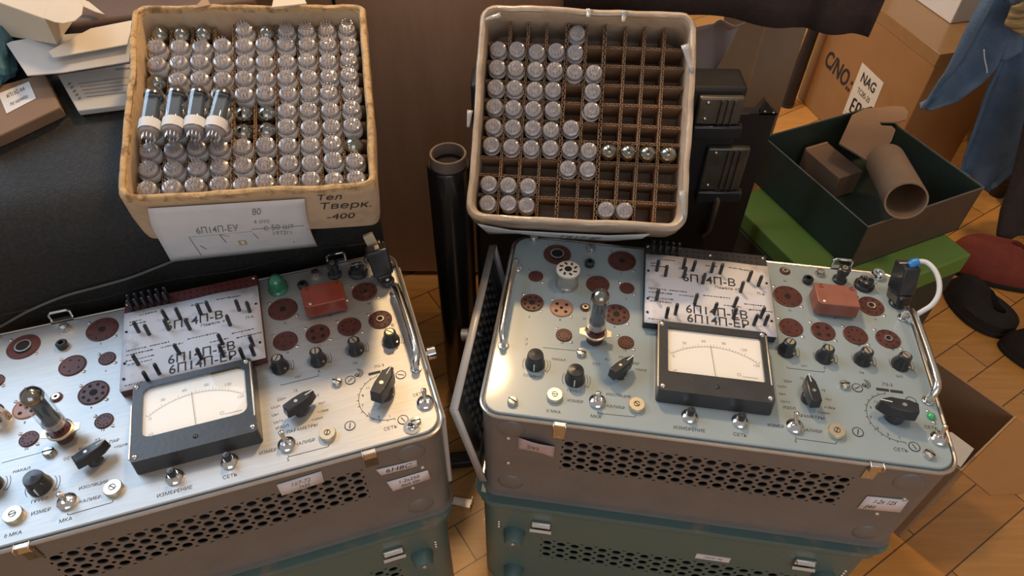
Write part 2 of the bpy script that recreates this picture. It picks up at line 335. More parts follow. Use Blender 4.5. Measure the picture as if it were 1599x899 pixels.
def perforation(mb, x0, z0, nx, nz, p, rb, rs, put, seg=12):
    """grid of round holes with small holes at the crossings, a flat sheet handed to put(x, z, depth)"""
    n = seg * 2
    for i in range(nx):
        for j in range(nz):
            cx, cz = x0 + (i + .5) * p, z0 + (j + .5) * p; vs = []; h = p / 2
            angs = []
            for q in range(4):
                c0 = q * 90 + 45; t = math.degrees(math.asin(min(1, rs / h)) ) * 0.5
                for d in (-45, -30, -18): angs.append(c0 + d)
                angs += [c0 - 9, c0, c0 + 9]
                for d in (18, 30): angs.append(c0 + d)
            N = len(angs)
            for a in angs:   # outer outline: cell square with its corners bitten by the small holes
                a_ = R_(a); k = h / max(abs(math.cos(a_)), abs(math.sin(a_))); X, Z = k * math.cos(a_), k * math.sin(a_)
                sx, sz = math.copysign(h, X), math.copysign(h, Z)
                if math.hypot(X - sx, Z - sz) < rs:
                    m45 = round((a - 45) / 90) * 90 + 45; d = (a - m45) / 9.0
                    b = R_(m45 + 180 - d * 45); X, Z = sx + rs * math.cos(b), sz + rs * math.sin(b)
                vs.append(put(cx + X, cz + Z, 0))
            for a in angs: vs.append(put(cx + rb * math.cos(R_(a)), cz + rb * math.sin(R_(a)), 0))
            for a in angs: vs.append(put(cx + rb * math.cos(R_(a)), cz + rb * math.sin(R_(a)), 0.0016))
            fs = [(k, (k + 1) % N, N + (k + 1) % N, N + k) for k in range(N)] + [(N + k, N + (k + 1) % N, 2 * N + (k + 1) % N, 2 * N + k) for k in range(N)]
            mb.add(vs, fs)


def shell(mb, x0, x1, y0, y1, r, zs, hole=None, lid=True, flare=None):
    """rounded upright case; hole=(x0,x1,z0,z1) is left open in the front face; flare(z) grows the outline"""
    base = rrect(x0, x1, y0, y1, r)
    # front edge runs from last corner group start: insert points at the hole's sides
    pts = []
    n = len(base)
    for i, p in enumerate(base):
        pts.append(p); q = base[(i + 1) % n]
        if hole and abs(p[1] - y0) < 1e-6 and abs(q[1] - y0) < 1e-6 and abs(q[0] - p[0]) > 0.1:
            a, b = (hole[0], hole[1]) if q[0] > p[0] else (hole[1], hole[0]); pts += [(a, y0), (b, y0)]
    zl = sorted(set(list(zs) + ([hole[2], hole[3]] if hole else []))); m = len(pts)
    vs = []; cx, cy = (x0 + x1) / 2, (y0 + y1) / 2
    for z in zl:
        k = flare(z) if flare else 0.0
        for x, y in pts:
            vs.append((x + math.copysign(k, x - cx), y + math.copysign(k, y - cy), z))
    fs = []
    for a in range(len(zl) - 1):
        for i in range(m):
            j = (i + 1) % m
            if hole and abs(pts[i][1] - y0) < 1e-6 and abs(pts[j][1] - y0) < 1e-6 and {round(pts[i][0], 5), round(pts[j][0], 5)} == {round(hole[0], 5), round(hole[1], 5)} and zl[a] >= hole[2] - 1e-6 and zl[a + 1] <= hole[3] + 1e-6: continue
            fs.append((a * m + i, a * m + j, (a + 1) * m + j, (a + 1) * m + i))
    fs.append(tuple(range(m))[::-1])
    if lid: fs.append(tuple(range((len(zl) - 1) * m, len(zl) * m)))
    mb.add(vs, fs)


def socket(parent, u, v, d, kind, z=PZ):
    """tube socket: bakelite disc with rim ring; holes as a sub-part"""
    r = d / 2; T = Matrix.Translation((u, v, z))
    m = MB(); m.lathe([(r, 0), (r, 0.0012), (r * 0.93, 0.0016), (r * 0.90, 0.0011), (0.0005, 0.0011)], 32, T, caps=False)
    o = m.build('tube_socket', BAKELT if kind == 'tan' else BAKE, parent)
    h = MB(); zz = 0.0013; ring = []
    if kind in ('seven', 'nine', 'octal', 'octal_ring', 'five', 'four', 'tan', 'big', 'small'):
        n, rr, hr = {'seven': (7, .58, .085), 'nine': (9, .62, .07), 'octal': (8, .66, .115), 'octal_ring': (8, .74, .075), 'five': (5, .58, .07), 'four': (4, .55, .17), 'tan': (5, .58, .15), 'big': (8, .80, .05), 'small': (7, .5, .06)}[kind]
        for k in range(n):
            a = 2 * math.pi * (k + .5) / n
            if kind == 'nine': a = 2 * math.pi * (k + .5) / 10
            if kind == 'seven': a = 2 * math.pi * (k + .5) / 8
            if kind == 'tan':
                if k == 4: h.cyl((u, v, z + .0011), r * .15, .0003, 14); continue
                a = 2 * math.pi * (k + .5) / 4
            h.cyl((u + rr * r * math.cos(a), v + rr * r * math.sin(a), z + .0011), hr * r, .0003, 12)
        if kind in ('octal', 'big'): h.cyl((u, v, z + .0011), r * (.26 if kind == 'octal' else .22), .0004, 18)
        if kind == 'octal_ring':
            h.cyl((u, v, z + .0011), r * .16, .0006, 18); ring = [.32]
    if kind == 'well': h.cyl((u, v - r * .1, z + .0011), r * .5, .0004, 24); ring = [.5]
    if h.v: h.build('contact_holes', HOLE, o)
    for k in ring:
        g = MB(); g.lathe([(r * k, 0.0011), (r * k, 0.003), (r * (k - .09), 0.003), (r * (k - .09), 0.0011)], 24, T, caps=False); g.build('centre_ring', STEEL, o)
    return o


def bar_knob(name, parent, u, v, ang, L, w, h, mts):
    T = Matrix.Translation((u, v, PZ)) @ Matrix.Rotation(ang, 4, 'Z')
    m = MB(); m.lathe([(w * .60, 0), (w * .60, h * .40), (w * .52, h * .5)], 24, T)
    a = L / 2
    poly = [(-a * .82, -w * .40), (-a * .2, -w * .52), (a * .55, -w * .46), (a, -w * .12), (a, w * .12), (a * .55, w * .46), (-a * .2, w * .52), (-a * .82, w * .40)]
    m.prism(poly, h * .38, h, T, inset=0.0016)
    o = m.build(name, mts[0], parent, bevel=0.0012)
    p = MB(); p.box(a * .45, a * .97, -0.0006, 0.0006, h, h + .0003, T); p.build('pointer_line', PAPER, o)
    s = MB(); s.cyl((0, -w * .56, h * .2), 0.0016, .0001, 10, M=T); s.cyl((-a * .1, 0, h - .0002), w * .14, .0008, 14, M=T); s.build('set_screw', STEEL, o)
    return o


def make_tester(F, silver):
    where = 'silver' if silver else 'blue'
    lab = ('left valve tester with bare silver top panel and grey case' if silver else 'right valve tester with blue-grey painted top panel and grey case')
    T = empty('tube_tester', lab, 'valve tester', F.o, F.rz)
    PAN = ALU if silver else BLUEPAINT
    G = FR   # both panels carry the same layout
    P = lambda px, py, h=0.0: G.uv(px, py, h)
    # ---- case
    c = MB(); hx0, hx1, hz0, hz1 = 0.095, 0.415, 0.0855, 0.1495
    shell(c, 0, TW, 0, TD, 0.022, [0.0, 0.006, 0.10, 0.181], (hx0, hx1, hz0, hz1), lid=True, flare=lambda z: 0.0 if z > 0.004 else -0.003)
    perforation(c, hx0, hz0, 20, 4, 0.016, 0.0054, 0.0023, lambda x, z, d: (x, d, z))
    fr_ = Matrix.Rotation(R_(90), 4, 'X')
    def front(x, z, y=0.0): return Matrix.Translation((x, y, z)) @ fr_
    for dx, dz in ((.036, .158), (.036, .035), (TW - .04, .155), (TW - .04, .03)): c.dome((0, 0, -.001), .017, .0045, 20, front(dx, dz), 6)
    c.mi = 1; c.box(hx0 - .01, hx1 + .01, .02, .03, hz0 - .02, hz1 + .02)
    c.build('case', [CASE, HOLE], T)
    for dx, dz in ((.033, .137), (.033, .081), (TW - .03, .118), (TW - .045, .078)):
        rv = MB(); rv.dome((0, 0, 0), .0032, .002, 12, front(dx, dz), 4); rv.build('rivet', STEEL, T)
    lip = MB(); lip.tube([(x, y, .1815) for x, y in rrect(-.0012, TW + .0012, -.0012, TD + .0012, .023)], .0023, 8, closed=True); lip.build('rim_trim', STEEL, T)
    # ---- panel
    p = MB(); p.prism(rrect(.0025, TW - .0025, .0025, TD - .0025, .020), .178, PZ); pan = p.build('top_panel', PAN, T, bevel=.0012)
    # ---- lettering and drawn lines
    t = MB(); z = PZ + .0002
    S = .0050
    for s, px, py, k in (('ПЛАВНО', 832, 588, 1), ('ГРУБО', 897, 611, 1), ('НАКАЛ', 873, 562, .95), ('ИЗМЕР', 899, 627, 1.05), ('0 МКА', 865, 643, 1.05), ('МКА', 931, 651, 1.1), ('ИЗОЛЯЦИЯ', 966, 618, 1), ('КАЛИБР.', 963, 636, 1),
                         ('ССТ', 932, 569, .9), ('БС1', 950, 562, .8), ('КЗ', 970, 558, .8), ('ПАР', 992, 568, 1), ('+УШУЯ', 1001, 578, .8), ('ИЗМЕРЕНИЕ', 1077, 670.5, 1.12), ('СЕТЬ', 1156, 679.5, 1.12), ('ИЗМЕР', 1212, 665.5, 1.05), ('КАЛИБР', 1269, 673, 1.05), ('S', 1243, 689, 1.1),
                         ('ПАРАМЕТРЫ', 1264, 651, 1.05), ('ИЗОЛ', 1233, 637.5, 1), ('250+', 1231, 596, 1), ('Uc2+', 1222, 604, .95), ('Ua+', 1222, 615.5, .95), ('Uc1+', 1227, 627.5, .95), ('12', 1252, 591, .9), ('+S', 1286, 610, .9), ('+Ic1', 1294, 624, .9), ('+10кв', 1296, 637, .9), ('+1мил', 1287, 645, .85),
                         ('Л3-3', 1386, 601, 1.15), ('СЕТЬ', 1407, 703, 1.15), ('СЕТЬ', 1454, 668, 1.05), ('13', 1383, 626, 1), ('11', 1368, 628, 1), ('9', 1360, 637, 1), ('7', 1360, 652, 1), ('5', 1371, 669, 1), ('3', 1387, 679, 1), ('1', 1405, 684, 1),
                         ('Uc1', 1256, 571.5, .9), ('-Е', 1288, 575, .9), ('Ua', 1346, 582, .95), ('Uc2', 1405, 588, .95), ('13', 1233, 485, .9), ('14', 1304, 497, .9), ('15', 1367, 499, .9), ('16', 1238, 530, .8), ('17', 1288, 537, .8), ('18', 1341, 540, .9), ('19', 1394, 546.5, .9),
                         ('1', 835, 452, .8), ('2', 827, 495, .9), ('4', 880, 457, .8), ('8', 875, 500, .9), ('9', 960, 511, .9), ('10', 878, 536, .9), ('11', 928, 541.5, .9), ('12', 976, 547, .9), ('23', 913, 498, .8), ('5', 970, 427, .8), ('6', 978, 467, .8), ('22', 1226, 439, .8), ('46', 1368, 443, .7)):
        u, v = P(px, py); write(t, s, u, v, z, S * k)
    def drawn(*pts, w=.0006): stroke(t, [P(*q) for q in pts], w, z)
    drawn((933, 643), (934, 645.5), (992, 651.5), (993, 648.5)); drawn((1243, 682), (1243.5, 685), (1306, 693.5), (1307, 690)); drawn((1229, 573), (1230, 575), (1287, 581.5), (1288, 579)); drawn((848, 543), (900, 548), w=.0005)
    for px, py, r in ((836, 569, .0145), (898, 593, .0145), (1287, 558, .0120), (1347, 562, .0120), (1406, 569, .0120), (1228, 548, .012)):
        u, v = P(px, py); stroke(t, arc(u, v, r, 150, 215), .0005, z); stroke(t, arc(u, v, r + .0005, -35, 35), .0005, z); stroke(t, arc(u, v, r + .0035, -35, 25), .0005, z); stroke(t, [(u + (r + .0005) * .82, v - (r + .0005) * .57), (u + (r + .0035) * .9, v - (r + .0035) * .42)], .0005, z)
    u, v = P(1400, 652); stroke(t, arc(u, v, .0315, 100, 275, 30), .0006, z)
    for k in range(13): a = 100 + 175 * k / 12; stroke(t, [(u + .0315 * math.cos(R_(a)), v + .0315 * math.sin(R_(a))), (u + .034 * math.cos(R_(a)), v + .034 * math.sin(R_(a)))], .0006, z)
    u, v = P(1352, 600)
    for r, a0, a1 in ((.0028, -120, 60), (.0045, -100, 80), (.0062, -80, 90)): stroke(t, arc(u - .001, v, r, a0, a1, 10), .0008, z)
    stroke(t, arc(u - .002, v - .002, .002, 0, 360, 12), .0012, z)
    u, v = P(1380, 609); t.box(u - .008, u + .006, v - .0018, v + .0018, z - .0001, z + .0001); u, v = P(1402, 612); t.box(u - .008, u + .006, v - .0018, v + .0018, z - .0001, z + .0001)
    t.build('panel_lettering', INK, pan, smooth=0)
    # ---- sockets
    for u, v, d, k in ((.0605, .2622, .037, 'well'), (.1476, .2628, .037, 'big'), (.037, .217, .019, 'small'), (.1183, .2146, .030, 'five'), (.1559, .2135, .019, 'small'), (.038, .170, .029, 'octal'), (.0755, .1667, .029, 'tan'), (.1443, .1664, .033, 'octal'),
                       (.0829, .1231, .0195, 'nine'), (.1578, .1230, .0195, 'nine'), (.120, .122, .020, 'nine'), (.3601, .2299, .036, 'octal'), (.4627, .2286, .032, 'octal_ring'), (.3579, .1771, .029, 'five'), (.3964, .1766, .029, 'four'), (.4347, .1762, .029, 'seven'), (.4729, .1760, .029, 'octal_ring')):
        if k == 'octal' and u > .3: k = 'big'
        socket(T, u, v, d, k)
    sc_ = MB()
    for u, v, d in ((.0605, .2622, .037), (.1476, .2628, .037), (.037, .217, .019), (.1183, .2146, .030), (.1559, .2135, .019), (.038, .170, .029), (.0755, .1667, .029), (.1443, .1664, .033), (.0829, .1231, .0195), (.1578, .1230, .0195), (.3601, .2299, .036), (.4627, .2286, .032), (.3579, .1771, .029), (.3964, .1766, .029), (.4347, .1762, .029), (.4729, .1760, .029)):
        k = (d / 2 + .0035) * .72
        for q in (-1, 1):
            if .176 < u + q * k < .338 and v + q * -k > .15: continue
            sc_.dome((u + q * k, v - q * k, PZ), .0022, .0012, 10, k=3)
    for px, py in ((822, 530), (822, 537)): u, v = P(px, py); sc_.dome((u, v, PZ), .002, .001, 10, k=3)
    sc_.build('socket_rivets', STEEL, pan)
    # ---- small jacks along the back
    u, v = P(1226, 424); socket(T, u, v, .0135, 'none'); m = MB(); m.lathe([(.0045, PZ), (.0045, PZ + .003), (.002, PZ + .003), (.002, PZ + .001)], 16, Matrix.Translation((u, v, 0)), caps=False); m.build('jack_ring', BRASS, T)
    u, v = P(914.5, 481); socket(T, u, v, .013, 'none'); m = MB(); m.lathe([(.0042, PZ), (.0042, PZ + .003), (.002, PZ + .003), (.002, PZ + .001)], 16, Matrix.Translation((u, v, 0)), caps=False); m.build('jack_ring', BRASS, T)
    for px, py in ((1261, 440), (921, 414)):
        u, v = P(px, py); m = MB(); m.lathe([(.0066, PZ), (.0066, PZ + .006), (.0052, PZ + .0075), (.003, PZ + .0075), (.003, PZ + .003), (.0004, PZ + .003)], 20, Matrix.Translation((u, v, 0)), caps=False); m.build('jack', BLACKPL, T)
    for px, py in ((1280, 428), (923, 391), (834, 374)):
        u, v = P(px, py); m = MB(); m.lathe([(.0062, PZ), (.0062, PZ + .004), (.005, PZ + .0065), (.0004, PZ + .007)], 18, Matrix.Translation((u, v, 0)), caps=False); m.build('panel_cap', STEEL, T)
    u, v = P(1311, 438); m = MB(); m.lathe([(.009, PZ), (.009, PZ + .003), (.0065, PZ + .005), (.0062, PZ + .013), (.0075, PZ + .0145), (.0075, PZ + .022), (.006, PZ + .023), (.0005, PZ + .023)], 20, Matrix.Translation((u, v, 0)), caps=False); o = m.build('terminal_post', BLACKPL, T)
    m = MB(); m.lathe([(.0034, PZ + .023), (.0034, PZ + .0242), (.0016, PZ + .0242), (.0016, PZ + .0232)], 14, Matrix.Translation((u, v, 0)), caps=False); m.build('post_ring', BRASS, o)
    u, v = P(1349, 447); m = MB(); m.lathe([(.0125, PZ), (.0125, PZ + .004), (.010, PZ + .006), (.009, PZ + .012), (.005, PZ + .014), (.0005, PZ + .014)], 22, Matrix.Translation((u, v, 0)), caps=False); o = m.build('terminal_post', BLACKPL, T)
    m = MB(); m.cyl((u, v, PZ + .014), .0028, .005, 12); m.box(u - .007, u + .007, v - .0015, v + .0015, PZ + .0165, PZ + .0195); m.build('wing_nut', STEEL, o)
    u, v = P(1370, 432); m = MB(); m.lathe([(.0088, PZ), (.0088, PZ + .005), (.0075, PZ + .0075), (.0045, PZ + .0075), (.0045, PZ + .003), (.0005, PZ + .003)], 20, Matrix.Translation((u, v, 0)), caps=False); m.build('terminal_nut', CHROME, T)
    # ---- panel screws
    for i, (px, py) in enumerate(((908, 553), (801, 629), (1318, 603), (1450, 711))):
        u, v = P(px, py); m = MB(); m.lathe([(.0060, PZ), (.0060, PZ + .0035), (.0046, PZ + .0055), (.0004, PZ + .006)], 20, Matrix.Translation((u, v, 0)), caps=False)
        o = m.build('panel_screw', STEEL, T); m = MB(); a = R_(random.uniform(-40, 40)); Tm = Matrix.Translation((u, v, 0)) @ Matrix.Rotation(a, 4, 'Z'); m.box(-.0052, .0052, -.0006, .0006, PZ + .0052, PZ + .0063, Tm); m.build('screw_slot', HOLE, o)
    for i, (px, py) in enumerate(((1339, 606), (1340, 675), (1428, 698), (1423, 627))):
        u, v = P(px, py); m = MB(); m.lathe([(.0056, PZ), (.0056, PZ + .0004), (.0005, PZ + .0004)], 24, Matrix.Translation((u, v, 0)), caps=False); o = m.build('flush_screw', PAN, T)
        q = MB(); q.lathe([(.0060, PZ), (.0060, PZ + .0006), (.0052, PZ + .0006), (.0052, PZ)], 24, Matrix.Translation((u, v, 0)), caps=False); Tm = Matrix.Translation((u, v, 0)) @ Matrix.Rotation(R_(35 + 40 * i), 4, 'Z'); q.box(-.0036, .0036, -.0005, .0005, PZ + .0003, PZ + .0006, Tm); q.build('screw_slot', INK, o)
    # ---- knobs
    for px, py in ((836, 569), (898, 593)):
        u, v = P(px, py); Tm = Matrix.Translation((u, v, PZ)); m = MB(); m.lathe([(.0117, 0), (.0117, .004), (.0106, .007), (.0096, .0165), (.0088, .019), (.0005, .0205)], 30, Tm, caps=False); o = m.build('heater_knob', BLACKPL, T)
        m = MB(); m.box(-.0006, .0006, -.0118, -.0098, .002, .012, Tm); m.build('pointer_line', PAPER, o)
    for i, (px, py) in enumerate(((1228, 549), (1287, 559), (1347, 563), (1406, 570))):
        u, v = P(px, py); Tm = Matrix.Translation((u, v, PZ)); m = MB(); m.lathe([(.0108, 0), (.0108, .004), (.0092, .0075), (.0078, .011), (.0072, .0175), (.006, .0185), (.0005, .0185)], 12, Tm, caps=False); o = m.build('voltage_knob', BLACKPL, T)
        m = MB(); m.cyl((0, 0, .0182), .0044, .0012, 16, M=Tm); m.cyl((.006, -.0075, .006), .0014, .0012, 8, M=Tm); q = m.build('metal_cap', BRASS, o)
        m = MB(); Tr = Tm @ Matrix.Rotation(R_(60 + 25 * i), 4, 'Z'); m.box(-.004, .004, -.0006, .0006, .0192, .01955, Tr); m.build('pointer_line', HOLE, o)
    if silver: a1, a2, a3 = R_(28), R_(25), R_(32)
    else: a1, a2, a3 = R_(48), R_(98), R_(172)
    u, v = P(968, 586); bar_knob('selector_knob', T, u, v, a1, .040, .013, .021, (BLACKPL,))
    u, v = P(1262, 624); bar_knob('selector_knob', T, u, v, a2, .042, .0145, .021, (BLACKPL,))
    u, v = P(1395, 652) if not silver else P(1397, 648); bar_knob('mains_knob', T, u, v, R_(52) if silver else a3, .046, .0175, .026, (BLACKPL,))
    # ---- calibration discs, toggles, buttons, indicator
    for i, (px, py) in enumerate(((866.5, 620), (994, 635), (1305, 676))):
        u, v = P(px, py); Tm = Matrix.Translation((u, v, PZ)); m = MB(); m.lathe([(.0092, 0), (.0092, .0048), (.0085, .0058), (.0005, .0058)], 28, Tm, caps=False); o = m.build('calibration_cap', BRASS, T)
        m = MB(); m.lathe([(.0034, .0057), (.0034, .0063), (.0029, .0063), (.0029, .0057)], 18, Tm, caps=False); Tr = Tm @ Matrix.Rotation(R_((10, -40, 70)[i]), 4, 'Z'); m.box(-.003, .003, -.0004, .0004, .0057, .0062, Tr); m.build('slot_mark', HOLE, o)
    for i, (px, py) in enumerate(((933, 628), (1241, 667), (1466, 686))):
        u, v = P(px, py); Tm = Matrix.Translation((u, v, PZ)); m = MB(); m.lathe([(.0095, 0), (.0095, .003), (.0075, .0055), (.0048, .0065), (.0042, .0045), (.0005, .0045)], 26, Tm, caps=False); o = m.build('toggle_switch', CHROME, T)
        d = ((0, -.1, 1), (-.15, .45, 1), (.05, .4, 1))[i]; d = Vector(d).normalized(); m = MB(); b0 = Vector((u, v, PZ + .004)); m.tube([b0, b0 + d * .008, b0 + d * .012, b0 + d * .0155, b0 + d * .0168], [.0019, .0024, .003, .003, .0012], 12); m.build('lever', CHROME if not (i == 0) else STEEL, o)
    for i, (px, py) in enumerate(((1077, 651), (1155.5, 659))):
        u, v = P(px, py); Tm = Matrix.Translation((u, v, PZ)); m = MB(); m.lathe([(.0092, 0), (.0092, .002), (.0078, .0038), (.0055, .0052), (.0050, .0075), (.0005, .0075)], 26, Tm, caps=False); o = m.build('push_button', CHROME, T)
        m = MB(); m.lathe([(.0043, .0072), (.0043, .0135), (.0034, .0152), (.0005, .0154)], 18, Tm, caps=False); m.build('button_tip', BLACKPL, o)
    if not silver:
        u, v = P(1454, 651); m = MB(); m.dome((u, v, PZ), .0050, .005, 16); o = m.build('indicator_lamp', GREENLED, T); o['label'] = 'green indicator'
        m = MB(); m.dome((u - .002, v + .007, PZ), .0022, .0015, 10, k=3); m.dome((u + .001, v - .0075, PZ), .0028, .0018, 10, k=3); m.build('indicator_rivets', STEEL, T)
    else:
        m = MB(); Tm = Matrix.Translation((.358, .266, PZ)); m.lathe([(.0125, 0), (.0125, .003), (.0108, .005), (.0108, .013), (.0085, .020), (.0045, .0245), (.0005, .0255)], 26, Tm, caps=False); o = m.build('indicator_lamp', GREENLENS, T); o['label'] = 'green glass lamp cap'
        u, v = .477, .0135; m = MB(); m.cyl((u, v, PZ), .0095, .0012, 24); m.dome((u, v, PZ + .0012), .0055, .003, 16); o = m.build('earth_screw', CHROME, T); m = MB(); m.box(u - .004, u + .004, v - .0006, v + .0006, PZ + .004, PZ + .0045); m.box(u - .0006, u + .0006, v - .004, v + .004, PZ + .004, PZ + .0045); m.build('cross_mark', HOLE, o)
        m = MB(); m.lathe([(.013, 0), (.013, .006), (.011, .012), (.009, .020), (.0005, .0205)], 24, Matrix.Translation((.049, .157, PZ)), caps=False); o = m.build('metal_cap', CHROME, T)
    # ---- carrying handles
    for pth, r in ((((.0115, .228, PZ), (.0115, .228, PZ + .016), (.0095, .222, PZ + .021), (.0085, .205, PZ + .0215), (.009, .115, PZ + .0215), (.0095, .101, PZ + .021), (.0125, .096, PZ + .016), (.0125, .096, PZ)), .0040),
                   (((.4985, .214, PZ), (.4985, .214, PZ + .016), (.5005, .209, PZ + .021), (.502, .195, PZ + .0215), (.504, .105, PZ + .0215), (.502, .094, PZ + .021), (.4985, .089, PZ + .014), (.4985, .089, PZ)), .0049)):
        m = MB(); P3 = [Vector(q) for q in pth]; m.tube(P3, r, 12)
        for q in (P3[0], P3[-1]): m.cyl((q.x, q.y, PZ), .0072, .002, 16)
        m.build('carrying_handle', CHROME, T, sub=1)
    # ---- meter
    x0, x1, y0, y1, h = .1935, .3215, .0425, .1465, .0215
    wx0, wx1, wy0, wy1 = .2045, .3125, .0715, .1375
    m = MB(); outer = rrect(x0, x1, y0, y1, .004, 3); inner = rrect(wx0, wx1, wy0, wy1, .009 if silver else .002, 3); n = len(outer)
    vs = [(x, y, PZ) for x, y in outer] + [(x, y, PZ + h) for x, y in rrect(x0 + .0008, x1 - .0008, y0 + .002, y1 - .0008, .004, 3)] + [(x, y, PZ + h) for x, y in inner] + [(x, y, PZ + h - .0045) for x, y in inner]
    fs = []
    for a in range(3): fs += [(a * n + i, a * n + (i + 1) % n, (a + 1) * n + (i + 1) % n, (a + 1) * n + i) for i in range(n)]
    m.add(vs, fs); o = m.build('meter', METERBLK, T, smooth=30)
    d = MB(); d.prism(inner, PZ + h - .006, PZ + h - .0043); d.build('dial_face', DIAL, o)
    g = MB(); g.prism(rrect(wx0 - .0002, wx1 + .0002, wy0 - .0002, wy1 + .0002, .002, 3), PZ + h - .0011, PZ + h - .0006); g.build('meter_glass', METERGLASS, o)
    k = MB(); zz = PZ + h - .0041; cx, cy, rr = .2585, .037, .080
    stroke(k, arc(cx, cy, rr, 128, 52, 30), .0005, zz)
    for i in range(31):
        a = R_(128 - 76 * i / 30); L = .0042 if i % 5 == 0 else .0024
        stroke(k, [(cx + rr * math.cos(a), cy + rr * math.sin(a)), (cx + (rr + L) * math.cos(a), cy + (rr + L) * math.sin(a))], .00045, zz)
    for i, s in enumerate(('0', '30', '60', '90', '120', '150')):
        a = R_(128 - 76 * i / 5); write(k, s, cx + (rr + (.0082 if 0 < i < 5 else -.004)) * math.cos(a), cy + (rr + (.0082 if 0 < i < 5 else -.004)) * math.sin(a), zz, .0052)
    write(k, 'μA', .213, .077, zz, .004); stroke(k, [(.288, .079), (.306, .079)], .0006, zz); stroke(k, arc(.285, .0815, .002, 0, 360, 10), .0005, zz)
    k.build('dial_scale', GREYINK, o, smooth=0)
    nd = MB(); stroke(nd, [(.2585, .0722), (.2545, .119)], .0007, PZ + h - .003); nd.build('needle', GREYINK, o, smooth=0)
    br = MB(); br.box(x0 - .0008, x0 + .0012, y0 + .006, y1 - .002 if not silver else y0 + .075, PZ + h - .002, PZ + h + .0006); br.box(x1 - .0035, x1 - .0015, y0 + (.026 if not silver else .022), y1 - .006, PZ + h - .002, PZ + h + .0006); br.build('edge_strip', BRASS, o, bevel=.0005)
    for sx, sy in ((x0 + .0045, y1 - .005), (x1 - .0065, y1 - .005), (x0 + .0055, y0 + .008), (x1 - .0055, y0 + .0085)):
        s = MB(); s.dome((sx, sy, PZ + h - .0004), .0034, .0024, 14, k=4); s.build('meter_screw', STEEL, o)
    s = MB(); s.dome((.2585, .057, PZ + h - .0004), .0030, .0018, 12, k=4); s.build('zero_screw', BLACKPL, o)
    # ---- connector board under the card
    bd = MB(); bd.box(.1765, .3355, .1495, .289, PZ, PZ + .0125); bo = bd.build('connector_board', BOARDRED if silver else BOARDBLK, T, bevel=.001)
    q = MB()
    for i in range(13):
        for j in range(2):
            uu = .232 + i * .0075
            if uu < .33: q.cyl((uu, .2735 + .0085 * j, PZ + .0125), .0013, .0002, 8)
    q.build('contact_holes', HOLE, bo)
    for uu, vv in ((.180, .284), (.331, .284), (.262, .279)):
        if not (silver and uu == .262): q = MB(); q.dome((uu, vv, PZ + .0122), .0024, .0016, 12, k=3); q.build('board_screw', STEEL, bo)
    # ---- clips on the case rim, front and back
    for uu in (.0905, .4265):
        m = MB(); m.box(uu - .0075, uu + .0075, -.0048, .0005, .1735, .1845); m.box(uu - .0075, uu - .006, -.0075, .001, .176, .1855); m.box(uu + .006, uu + .0075, -.0075, .001, .176, .1855); o = m.build('rim_clip', STEEL, T, bevel=.0008)
        m = MB(); m.box(uu - .0068, uu + .0068, -.0016, .0002, .153, .175); m.dome((0, 0, 0), .0014, .001, 8, front(uu, .157, -.0016), 3); m.build('clip_leaf', LATCHM if silver else STEEL, o, bevel=.0004)
    for uu in (.100, .437) if silver else (.437,):
        m = MB(); m.box(uu - .013, uu + .013, TD - .001, TD + .004, .175, .187)
        m.tube([(uu - .012, TD + .003, PZ + .001), (uu - .012, TD + .004, PZ + .010), (uu - .009, TD + .004, PZ + .0125), (uu + .009, TD + .004, PZ + .0125), (uu + .012, TD + .004, PZ + .010), (uu + .012, TD + .003, PZ + .001)], .0016, 8)
        m.build('wire_latch', CHROME, T)
    # ---- labels stuck on the front
    def sticker(name, quad, ink, lines, mt=STICKER):
        cs = [Vector((a, -.0009, b)) for a, b in quad]
        fn = lambda x, y: cs[0] * (1 - x) * (1 - y) + cs[1] * x * (1 - y) + cs[2] * x * y + cs[3] * (1 - x) * y
        m = MB(); m.grid(fn, 4, 2); o = m.build(name, mt, T, solid=.0004)
        t = MB()
        for s, x, y, size, sh in lines:
            vs, f = glyphs(s); t.add([fn(x + (p.x + sh * p.y) * size * .38, y + p.y * size) - Vector((0, .0005, 0)) for p in vs], f)
        t.build('handwriting', ink, o, smooth=0)
    if silver:
        sticker('paper_label', [(.327, .143), (.373, .147), (.374, .170), (.327, .167)], PENCIL, [('1х7-72', .5, .62, .42, .3), ('7х55', .55, .22, .34, .3)])
        sticker('paper_label', [(.433, .128), (.474, .126), (.4745, .1395), (.429, .1425)], INK, [('6Н8С', .52, .45, .75, .3)])
        sticker('paper_label', [(.4415, .086), (.4865, .090), (.485, .111), (.437, .110)], INK, [('1-2x250', .5, .66, .42, .3), ('0мА 50к', .5, .24, .34, .3)])
    else:
        sticker('paper_label', [(.440, .086), (.486, .090), (.484, .119), (.4405, .116)], INK, [('1-2х 125', .5, .66, .40, .3), ('рез', .25, .25, .38, .3)])
        m = MB()   # the curled, half torn label near the left corner
        def curl(s, t_): return (.045 + .042 * s, -.0012 - .0055 * math.sin(math.pi * s) * (0.35 + .65 * t_), .119 + .025 * t_ - .010 * s * s + .004 * math.sin(3 * s))
        m.grid(curl, 8, 4); o = m.build('torn_label', mat('pinkish_label', (0.52, 0.36, 0.34), 0.7, 0.0, ((0.55, 0.47, 0.45), 60, 0.45, 0.7)), T, solid=.0005)
        t = MB(); vs, f = glyphs('рез'); t.add([Vector(curl(.42 + p.x * .2, .45 + p.y * .5)) - Vector((0, .0008, 0)) for p in vs], f); t.build('handwriting', PENCIL, o, smooth=0)
